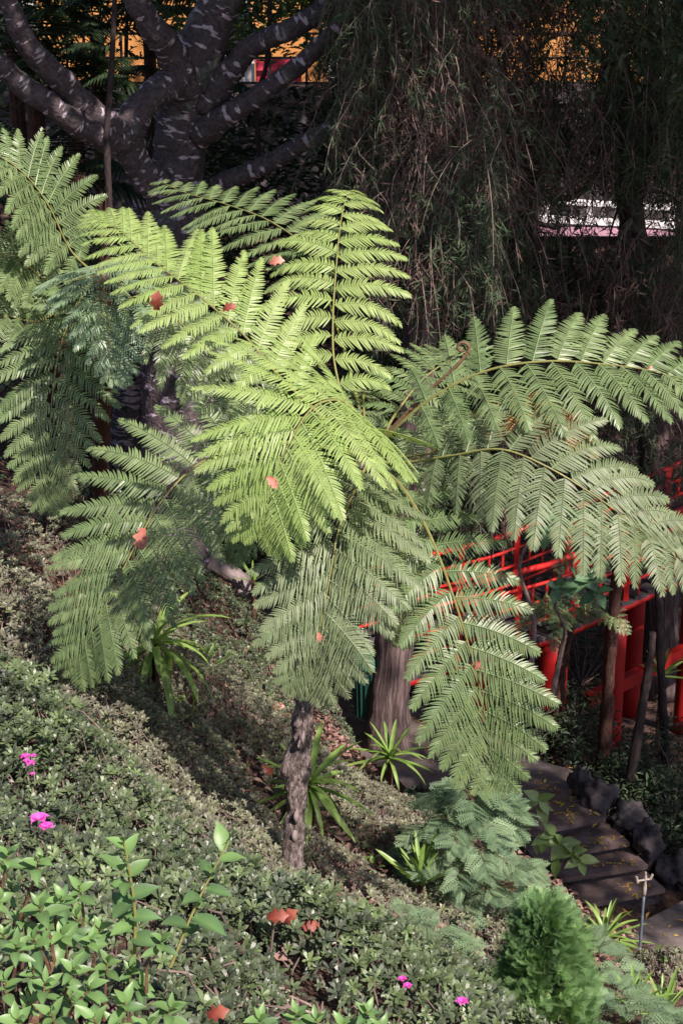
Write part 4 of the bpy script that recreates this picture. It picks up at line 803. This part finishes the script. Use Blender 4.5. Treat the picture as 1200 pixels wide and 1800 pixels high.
# trailing lacy low foliage to its right
for (lx, ly, k, lab) in [((960, 1600), (0.42, 0.4), 90, 'low lacy cypress seedling between the young cypress and the dense green one'), ((1060, 1770), (0.45, 0.35), 80, 'pale feathery seedling conifer at the lower right beside the dense green one')]:
    pass
def low_conifer(px, py, rx, ry, H, k, label):
    c = ray_ground(px, py, 0.05); e = empty('low_conifer', (c[0], c[1], ground(c[0], c[1])), label, 'conifer', 'low feathery conifers')
    r = np.sqrt(rng.uniform(0, 1, k)); th = rng.uniform(0, 6.28, k); x = c[0] + rx * r * np.cos(th); y = c[1] + ry * r * np.sin(th); z = ground_v(x, y) + H * (1 - r * r) * rng.uniform(0.5, 1, k) + 0.04
    d = nrm(np.stack([np.cos(th) + .3, np.sin(th), rng.normal(0.15, 0.2, k)], 1) + rng.normal(0, 0.3, (k, 3)))
    a = Acc(); inst4(a, SP, SPF, frames(d, nrm(np.array([0, 0, 1.0]) + rng.normal(0, 0.2, (k, 3)))), np.stack([x, y, z], 1), rng.uniform(0.10, 0.2, k), rng.uniform(0.2, 1, k)); a.obj('foliage', M['cypress'], e)['kind'] = 'stuff'
    V, Q, tc = tube([(c[0], c[1], ground(c[0], c[1]) - .03), (c[0], c[1], ground(c[0], c[1]) + H * 0.8)], 0.008, 5, 5); Acc().add(V, Q).obj('stem', M['brownstem'], e)
low_conifer(900, 1590, 0.5, 0.5, 0.25, 130, 'low lacy conifer between the young cypress and the dense green one')
low_conifer(1010, 1700, 0.4, 0.5, 0.3, 110, 'feathery conifer just behind the dense green one')
low_conifer(1080, 1790, 0.45, 0.35, 0.25, 110, 'pale feathery conifer at the lower right corner')
low_conifer(740, 1660, 0.25, 0.3, 0.2, 60, 'small trailing conifer under the bright spiky tuft')
thb = ray_ground(955, 1850); thb[1] = 5.6; thb = P(955, 1850, 5.6); thb[2] = ground(thb[0], thb[1])
th_ = empty('dense_conifer', thb, 'dense soft green conical conifer at the bottom right', 'conifer'); tp_ = P(958, 1585, 5.7); Ht = tp_[2] - thb[2]
V, Q, tc = tube([thb - np.array([0, 0, .05]), tp_ - np.array([0, 0, .1])], [0.025, 0.006], 6, 10); Acc().add(V, Q, .5, tc).obj('trunk', M['brownstem'], th_)
n = 4000; f = rng.uniform(0, 1, n) ** 0.8; az_ = rng.uniform(0, 6.283, n)
lb = np.array([mnoise.noise(Vector((math.cos(q) * 1.6, math.sin(q) * 1.6, ff * 5))) for q, ff in zip(az_, f)])
rd = 0.235 * np.clip(1.0 - f, 0, 1) ** 0.42 * (1 + 0.45 * lb) * (1 - 0.55 * rng.uniform(0, 1, n) ** 2.5); rd *= np.minimum(1, 0.75 + f * 1.4)
c = thb + np.outer(f, tp_ - thb); pos = c + np.stack([np.cos(az_) * rd, np.sin(az_) * rd, -0.04 + 0 * rd], 1)
ds = nrm(np.stack([np.cos(az_) * 0.75, np.sin(az_) * 0.75, np.full(n, 0.75)], 1) + rng.normal(0, 0.42, (n, 3)))
a = Acc(); inst4(a, SP2, SP2F, frames(ds, nrm(rng.normal(0, 1, (n, 3)))), pos, rng.uniform(0.05, 0.11, n), np.clip(0.5 + lb + rng.normal(0, .2, n), 0, 1)); a.obj('foliage', M['thuja'], th_)['kind'] = 'stuff'

# ------------------------------------------------------------------ broad-leaved saplings
def sapling(name, label, stem_pts, leaves, s, mat, cat='sapling', rad=0.008, smat='twig'):
    b = P(*stem_pts[0]); e = empty(name, b, label, cat)
    V, Q, tc = tube([P(*q) for q in stem_pts], np.linspace(rad, rad * 0.4, len(stem_pts)), 6, 20, 0.1, 10); Acc().add(V, Q, 0.5, tc).obj('stem', M[smat], e)
    for (px, py, Y, ang, k) in leaves:   # ang: direction in the picture plane, k: count of a whorl
        p_ = P(px, py, Y)
        for i in range(k):
            a_ = math.radians(ang + i * (360 / k if k > 2 else 60)) + random.gauss(0, 0.15)
            d = np.array([math.cos(a_), -0.45 + random.gauss(0, .15), math.sin(a_) * 0.85]); put_leaf(e, LM[9 + random.randrange(6)], M[mat], p_, d, np.array([0, -0.75, 0.8]) + rng.normal(0, 0.15, 3), s * random.uniform(0.8, 1.15))
    return e
gy = ray_ground(960, 1500)[1]; gy = min(gy, 11.2)
sapling('pale_sapling', 'small sapling with pale glossy leaves in front of the top steps', [(905, 1590, gy), (925, 1480, gy), (942, 1430, gy), (948, 1395, gy)], [(947, 1405, gy, 40, 4), (944, 1420, gy, -60, 2), (930, 1470, gy, 200, 1), (940, 1475, gy, -90, 1)], 0.16, 'palebroad')
sapling('pale_sapling', 'spreading pale-leaved sapling half covering the middle steps', [(960, 1590, gy - .1), (985, 1520, gy - .1), (1010, 1490, gy - .1), (1025, 1500, gy - .1)], [(985, 1480, gy - .1, 100, 5), (975, 1465, gy - .1, 130, 2), (960, 1470, gy - .1, 190, 2), (1005, 1495, gy - .1, 20, 4), (1018, 1510, gy - .1, -70, 4), (980, 1510, gy - .1, -100, 1)], 0.16, 'palebroad')
sapling('pale_sapling', 'pale-leaved seedling under the tip of the long hanging frond', [(850, 1430, 11.4), (850, 1390, 11.4), (845, 1375, 11.4)], [(845, 1385, 11.4, 100, 4), (855, 1395, 11.4, -60, 2)], 0.14, 'palebroad')
sapling('pale_sapling', 'broad-leaved seedling at the foot of the sprinkler', [(1140, 1730, 9.3), (1145, 1700, 9.3), (1150, 1680, 9.3)], [(1148, 1680, 9.3, 80, 5), (1140, 1705, 9.3, 200, 3), (1165, 1700, 9.3, -20, 3)], 0.15, 'palebroad')
sapling('slender_tree', 'slender crooked sapling with blue-green leaf whorls in front of the bridge railing', [(930, 1215, 13.4), (938, 1110, 13.4), (934, 1070, 13.4), (912, 1000, 13.4), (930, 950, 13.3), (965, 915, 13.2)], [(962, 905, 13.1, 190, 5), (985, 900, 13.1, -80, 4), (960, 930, 13.1, -90, 3), (1000, 905, 13.1, 10, 3)], 0.20, 'bluegreen', 'sapling', 0.03)
sapling('slender_tree', 'thin forked sapling with wide green leaf whorls below the bridge railing', [(968, 1230, 13.6), (985, 1150, 13.6), (992, 1105, 13.5), (975, 1060, 13.4), (1000, 1030, 13.2)], [(983, 1030, 13.1, 170, 5), (1035, 1020, 13.1, 80, 5), (1048, 1040, 13.1, -60, 4), (1010, 1015, 13.1, 120, 3)], 0.20, 'bluegreen', 'sapling', 0.03)
# bare dark posts (cut trunks) under the bridge
for q, lb in (([(1105, 1378, 13.4), (1125, 1260, 13.4), (1140, 1170, 13.4), (1146, 1112, 13.4)], 'leaning dark cut-off trunk beneath the bridge at the right'), ([(1170, 1360, 14.5), (1160, 1150, 14.6), (1155, 1000, 14.8)], 'pale-streaked thin trunk beside the bridge pillars at the right edge'),
              ([(195, 400, 12.8), (188, 250, 12.8), (196, 120, 12.8), (205, -60, 12.8)], 'thin straight black trunk crossing the left limbs of the huge tree'), ([(458, 320, 15.5), (452, 180, 15.5), (470, 100, 15.5), (475, -50, 15.5)], 'slim dark trunk behind the right limbs of the huge tree'),
              ([(222, 200, 19), (222, 100, 19), (226, -50, 19)], 'slim distant trunk in front of the orange wall at the upper left'), ([(584, 380, 16), (583, 280, 16), (585, 200, 16)], 'slim dark trunk under the lowest right limb')):
    pts = [P(*p_) for p_ in q]; tr_ = 0.052 if pts[0][2] < 4 else 0.03; V, Q, tc = tube(pts, np.linspace(tr_, tr_ * 0.7, len(pts)), 10, 24, 0.3, 6); o = Acc().add(V, Q, 0.5, tc).obj('thin_trunk', M['blackbark'], smooth=True); tag(o, lb, 'tree trunk', 'thin dark trunks')

# ------------------------------------------------------------------ understory, undergrowth, far woodland
def palm(px, py, Y, L, k, label, mt='dark'):
    c = P(px, py, Y); b = c.copy(); b[2] = ground(c[0], c[1]) - 0.1; e = empty('understory_palm', b, label, 'palm', 'dark understory palms')
    V, Q, tc = tube([b, (b + c) / 2, c], [0.12, 0.1, 0.09], 10, 12, 0.2, 5); Acc().add(V, Q, 0.5, tc).obj('trunk', M['darkfibre'], e)
    for i in range(k):
        az_ = i * 2.4; el_ = 0.1 + 1.1 * (i / k); hd = np.array([math.cos(az_) * math.cos(el_), math.sin(az_) * math.cos(el_), math.sin(el_)])
        cc = crom([c, c + hd * L * 0.5, c + hd * L - np.array([0, 0, L * 0.25])], 20); T_ = nrm(np.gradient(cc, axis=0)); a = Acc(); V, Q, tc = tube(cc, np.linspace(.012, .003, 20), 4, cap=False); a.add(V, Q, .5)
        ts = np.repeat(np.arange(3, 20), 2); sg = np.tile([1, -1], 17); sd = nrm(np.cross(T_[ts], [0, 0, 1.0])) * sg[:, None]; d = nrm(sd + T_[ts] * 0.6 + np.array([0, 0, -0.25]))
        inst(a, LN, LNF, frames(d, np.array([0, 0, 1.0])), cc[ts], L * 0.33 * np.sin(np.clip((ts - 1) / 19, 0, 1) * 2.6 + .3) + 0.05, rng.uniform(0, 1, len(ts)))
        a.obj('frond', M[mt], e)
for q in [(60, 130, 17, 1.3, 14, 'dark palm behind the leftmost limbs'), (170, 60, 18, 1.3, 14, 'dark palm at the upper left behind the thin black trunk'), (330, 150, 19, 1.0, 12, 'dark palm hidden behind the main trunk of the huge tree'), (130, 170, 16.5, 0.9, 13, 'low dark palm between the left limbs'),
          (90, 330, 15, 1.2, 14, 'dark palm under the left limbs behind the fern'), (260, 20, 21, 1.1, 12, 'dark palm in front of the orange wall at the upper left'), (20, 20, 19, 1.2, 12, 'dark palm in the upper left corner')]: palm(*q)
def leafmass(name, label, regions, size, mat, kind='stuff', T=LT2, Tf=LF2, dens_noise=0.6, cat=None, up=0.3):
    a = Acc()
    for (x0, x1, y0, y1, Y0, Y1, cnt) in regions:
        px = rng.uniform(x0, x1, cnt); py = rng.uniform(y0, y1, cnt); Y = rng.uniform(Y0, Y1, cnt); pos = np.array([P(a_, b_, c_) for a_, b_, c_ in zip(px, py, Y)])
        if dens_noise:
            nz = np.array([mnoise.noise(Vector(p_ * dens_noise)) for p_ in pos]); pos = pos[nz + rng.uniform(-0.25, 0.25, len(nz)) > -0.05]
        scatter_leaves(a, pos, rng.uniform(0.6, 1.3, len(pos)) * size, T, Tf, up)
    o_ = a.obj(name, M[mat]); tag(o_, label, cat, None, kind); return o_
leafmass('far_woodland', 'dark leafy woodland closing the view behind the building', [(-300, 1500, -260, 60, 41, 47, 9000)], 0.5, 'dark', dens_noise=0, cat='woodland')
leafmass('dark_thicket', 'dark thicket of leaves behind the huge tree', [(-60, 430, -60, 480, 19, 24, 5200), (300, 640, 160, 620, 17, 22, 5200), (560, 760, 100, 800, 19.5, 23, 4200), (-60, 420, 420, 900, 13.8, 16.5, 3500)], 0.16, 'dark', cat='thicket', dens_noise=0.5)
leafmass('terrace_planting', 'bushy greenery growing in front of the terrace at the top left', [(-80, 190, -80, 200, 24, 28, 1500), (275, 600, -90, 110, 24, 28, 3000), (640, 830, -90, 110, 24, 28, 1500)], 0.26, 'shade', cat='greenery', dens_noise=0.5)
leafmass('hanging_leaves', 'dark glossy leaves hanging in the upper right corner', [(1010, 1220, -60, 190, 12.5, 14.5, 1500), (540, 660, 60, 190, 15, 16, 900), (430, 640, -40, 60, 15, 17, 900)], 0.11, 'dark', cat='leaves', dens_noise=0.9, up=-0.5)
def shrubm(px, py, Y, r, H, k, label, mat='dark', size=0.07):
    c = P(px, py, Y); c[2] = ground(c[0], c[1]); e = empty('dark_shrub', c, label, 'shrub', 'dark shrubs by the gully')
    d = nrm(rng.normal(0, 1, (k, 3))); d[:, 2] = np.abs(d[:, 2]); rr = rng.uniform(0.4, 1, k) ** 0.5
    pos = c + d * rr[:, None] * np.array([r, r, H]); a = Acc(); scatter_leaves(a, pos, rng.uniform(0.6, 1.3, k) * size, LT2, LF2, 0.4); a.obj('foliage', M[mat], e)['kind'] = 'stuff'
    tw = Acc()
    for i in range(24):
        V, Q, tc = tube([c, c + (pos[i] - c) * 0.5 + rng.normal(0, .03, 3), pos[i]], [0.01, 0.007, 0.003], 4, cap=False); tw.add(V, Q)
    tw.obj('twigs', M['twig'], e)['kind'] = 'stuff'
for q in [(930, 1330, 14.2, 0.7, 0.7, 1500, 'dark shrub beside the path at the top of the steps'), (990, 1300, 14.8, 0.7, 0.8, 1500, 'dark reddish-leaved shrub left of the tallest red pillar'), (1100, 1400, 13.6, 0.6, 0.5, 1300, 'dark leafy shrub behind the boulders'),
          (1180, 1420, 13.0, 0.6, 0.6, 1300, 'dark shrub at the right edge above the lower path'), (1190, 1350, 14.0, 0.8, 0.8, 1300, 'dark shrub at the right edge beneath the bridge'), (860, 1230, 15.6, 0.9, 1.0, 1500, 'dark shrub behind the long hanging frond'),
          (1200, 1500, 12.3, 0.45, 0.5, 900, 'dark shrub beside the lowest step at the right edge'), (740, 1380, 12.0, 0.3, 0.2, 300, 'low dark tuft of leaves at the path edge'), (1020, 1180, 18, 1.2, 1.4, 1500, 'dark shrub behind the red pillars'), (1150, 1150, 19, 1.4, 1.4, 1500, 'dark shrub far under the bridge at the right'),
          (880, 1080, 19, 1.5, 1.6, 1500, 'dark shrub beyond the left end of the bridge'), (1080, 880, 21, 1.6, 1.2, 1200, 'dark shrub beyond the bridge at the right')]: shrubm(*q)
for q in [(1075, 1400, 12.5, 0.25, 0.3, 260, 'leafy tuft growing over the mossy rocks beside the top step'), (1150, 1450, 12.3, 0.3, 0.35, 320, 'leafy tuft hanging over the boulder beside the second step'), (1195, 1480, 12.2, 0.3, 0.3, 300, 'leafy tuft at the right edge above the lowest rock')]: shrubm(*q, size=0.06)
# undergrowth beyond the gully, mixed greens
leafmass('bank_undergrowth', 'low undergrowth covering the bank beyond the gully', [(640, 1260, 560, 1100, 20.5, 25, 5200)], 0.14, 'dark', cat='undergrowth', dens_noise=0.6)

# crown of the huge tree and neighbours, unseen above the frame; some leaf boxes added only to cast shade
CL = np.array([(0, 0, 0), (0.5, 0.23, 0.04), (1, 0, -0.1), (0.5, -0.23, 0.04)]); CLF = np.array([(0, 3, 2, 1)])
def crown(parent, boxes, size, mat, name='crown'):
    a = Acc()
    for (x0, x1, y0, y1, z0, z1, cnt) in boxes:
        pos = np.stack([rng.uniform(x0, x1, cnt), rng.uniform(y0, y1, cnt), rng.uniform(z0, z1, cnt)], 1)
        nz = np.array([mnoise.noise(Vector(p_ * 0.55)) for p_ in pos]); pos = pos[nz + rng.uniform(-0.2, 0.2, cnt) > -0.22]
        scatter_leaves(a, pos, rng.uniform(0.7, 1.3, len(pos)) * size, CL, CLF, 0.2)
    a.obj(name, M[mat], parent)['kind'] = 'stuff'
CZ = 9.0
crown(big, [(-7, 3, 11.5, 21, CZ + 3.0, CZ + 6.5, 16000), (-6, 7, 21, 27.8, CZ + 4.0, CZ + 6.5, 11000), (-5, 3, 9, 12, CZ + 3.2, CZ + 5.5, 3200), (3.5, 6.5, 5.2, 10, CZ + 4.2, CZ + 5.5, 700)], 0.30, 'crown')  # last box is an unseen leaf patch added to shade the slope
crown(w1, [(1, 8, 10, 20, CZ + 3.0, CZ + 6.5, 13000), (1.5, 6.5, 8.4, 11, CZ + 4.0, CZ + 6, 3500)], 0.30, 'crown'); crown(w2, [(6, 14, 9.5, 19, CZ + 2.5, CZ + 6.5, 13000), (6.6, 12.5, 2.6, 7.2, CZ + 3.4, CZ + 5.2, 4800), (7.6, 12.5, 7.2, 10, CZ + 3.4, CZ + 5.2, 2200)], 0.30, 'crown')  # nearest w2 boxes stretch past its tree, added to shade path and bridge

# ------------------------------------------------------------------ fallen leaves
def lobed():
    out = []; n = 18
    for i in range(n):
        t = i / (n - 1); wv_ = (0.27 + 0.085 * math.cos(t * 6 * math.pi)) * math.sin(math.pi * min(1, t * 1.02 + 0.05)) ** 0.6
        out.append((t, wv_))
    V = [];
    for t, w_ in out: zc = 0.16 * math.sin(t * 3); V += [(t, -w_, zc + 0.12 * w_ * 2), (t, 0, zc), (t, w_, zc + 0.2 * w_ * 2)]
    Fq_ = []
    for i in range(n - 1):
        a_ = 3 * i; Fq_ += [(a_, a_ + 3, a_ + 4, a_ + 1), (a_ + 1, a_ + 4, a_ + 5, a_ + 2)]
    return np.array(V), np.array(Fq_)
LB, LBF = lobed(); lmesh = mesh_np('lobed_leaf', LB, LBF, tint=np.linspace(0, 1, len(LB)), smooth=True)
def fallen(px, py, Y, s, d, label, mat='redleaf', up=(0, -0.8, 0.6)):
    p_ = P(px, py, Y) if Y else ray_ground(px, py, 0.25); o_ = put_leaf(None, lmesh, M[mat], p_, d, up, s, 'fallen_leaf'); tag(o_, label, 'leaf', 'fallen leaves caught on plants')
fallen(276, 545, 7.85, 0.115, (0.1, 0, 1), 'curled dark red leaf lying on the yellow-green frond at the upper left')
fallen(392, 545, 7.55, 0.08, (1, 0, 0.25), 'red leaf lying on the yellow-green frond just right of its neighbour')
fallen(474, 462, 8.15, 0.09, (1, 0, 0.1), 'pink lobed leaf between the two bright upper fronds', 'pinkleaf')
fallen(470, 838, 6.5, 0.075, (0.6, 0, -0.8), 'pink leaf lying on the bright front left frond', 'pinkleaf')
fallen(252, 928, 7.35, 0.13, (-0.15, 0, -1), 'large russet oak-shaped leaf lying on the shaded hanging frond', 'pinkleaf')
fallen(175, 522, 9.0, 0.03, (1, 0, 0.3), 'tiny pink leaf on the blue-green left frond', 'pinkleaf')
fallen(1138, 648, 7.25, 0.025, (1, 0, 0.3), 'tiny orange leaf on the upper right frond', 'pinkleaf')
fallen(560, 1112, 6.55, 0.05, (0.15, 0, -1), 'small orange leaf on the hanging front frond', 'pinkleaf')
for px, py, dd, lb in ((470, 1612, (1, 0, .1), 'leftmost dark red leaf on the centre azalea bush'), (495, 1620, (0.7, 0, 0.6), 'middle dark red leaf on the centre azalea bush'), (525, 1622, (1, 0, -0.2), 'rightmost dark red leaf on the centre azalea bush')): fallen(px, py, None, 0.09, dd, lb)
fallen(1, 1, 3, 0.001, (1, 0, 0), 'x') if False else None
fallen(365, 1785, 3.0, 0.06, (1, 0, 0.3), 'dark red curled leaf at the bottom left among the shrub tips')
fallen(480, 1242, None, 0.10, (1, 0, 0.0), 'orange-pink leaf on the rounded azalea bush behind the trunk', 'pinkleaf')
fallen(462, 1345, None, 0.10, (0.6, 0, -0.6), 'red leaf on the azalea bush left of the fern trunk')
fallen(680, 1728, None, 0.0, (1, 0, 0), 'x') if False else None
def litter(name, label, spots, mat, size, tm=blade(3, 1.0, 0.6, 0.6, 0.25)):
    a = Acc()
    for (px, py, r, k) in spots:
        c = ray_ground(px, py); x = c[0] + rng.normal(0, r, k); y = c[1] + rng.normal(0, r * 1.2, k); z = ground_v(x, y) + 0.03 + rng.uniform(0, 0.03, k)
        az_ = rng.uniform(0, 6.28, k); d = np.stack([np.cos(az_), np.sin(az_), rng.normal(-0.1, 0.2, k)], 1); inst(a, tm[0], tm[1], frames(d, nrm(np.array([0, 0, 1.0]) + rng.normal(0, 0.35, (k, 3)))), np.stack([x, y, z], 1), rng.uniform(0.6, 1.2, k) * size, rng.uniform(0, 1, k))
    tag(a.obj(name, M[mat]), label, 'leaves', None, 'stuff')
litter('leaf_litter', 'red-brown fallen leaves littering the slope', [(575, 1290, 0.35, 260), (620, 1320, 0.3, 200), (310, 1265, 0.35, 160), (720, 1390, 0.35, 260), (560, 1480, 0.5, 240), (440, 1420, 0.4, 160), (400, 1500, 0.5, 260), (350, 1560, 0.4, 220), (620, 1550, 0.5, 300), (960, 1560, 0.35, 260),
        (990, 1620, 0.3, 220), (1080, 1700, 0.35, 200), (250, 1120, 0.8, 200), (60, 1000, 0.8, 200), (450, 1180, 0.8, 200), (850, 1480, 0.4, 160), (760, 1440, 0.3, 160), (120, 930, 0.8, 120), (380, 1050, 0.8, 160), (1120, 1740, 0.3, 120)], 'litter', 0.068)
tri_leaf = blade(2, 1.0, 0.34, 0.4, 0.2)
def on_path(acc, pts, k, z, size, sp):
    for (x_, y_) in pts:
        az_ = rng.uniform(0, 6.28, k); d = np.stack([np.cos(az_), np.sin(az_), 0 * az_], 1); pos = np.stack([x_ + rng.normal(0, sp, k), y_ + rng.normal(0, sp, k), np.full(k, z + 0.006)], 1)
        inst(acc, tri_leaf[0], tri_leaf[1], frames(d, nrm(np.array([0, 0, 1.0]) + rng.normal(0, 0.08, (k, 3)))), pos, rng.uniform(0.6, 1.2, k) * size, rng.uniform(0, 1, k))
a = Acc(); on_path(a, [(p_[0], p_[1]) for p_ in crom(path_c, 9)], 26, PZ + 0.004, 0.07, 0.33); on_path(a, [(2.2, 12.3), (2.0, 12.6)], 30, PZ + 0.008, 0.07, 0.16)
for (l, r, z) in edges[1:]:
    L, R_ = at_z(*l, z), at_z(*r, z)
    for u in (0.55, 0.7, 0.85): q = L + (R_ - L) * u + np.array([-0.02, 0.09, 0]); on_path(a, [(q[0], q[1])], 7, z, 0.07, 0.06)
on_path(a, [(p_[0], p_[1]) for p_ in lower_c[:3]], 16, PZ - 0.52, 0.07, 0.3)
tag(a.obj('yellow_leaves', M['yellow']), 'small yellow leaves scattered over the path and steps', 'leaves', None, 'stuff')
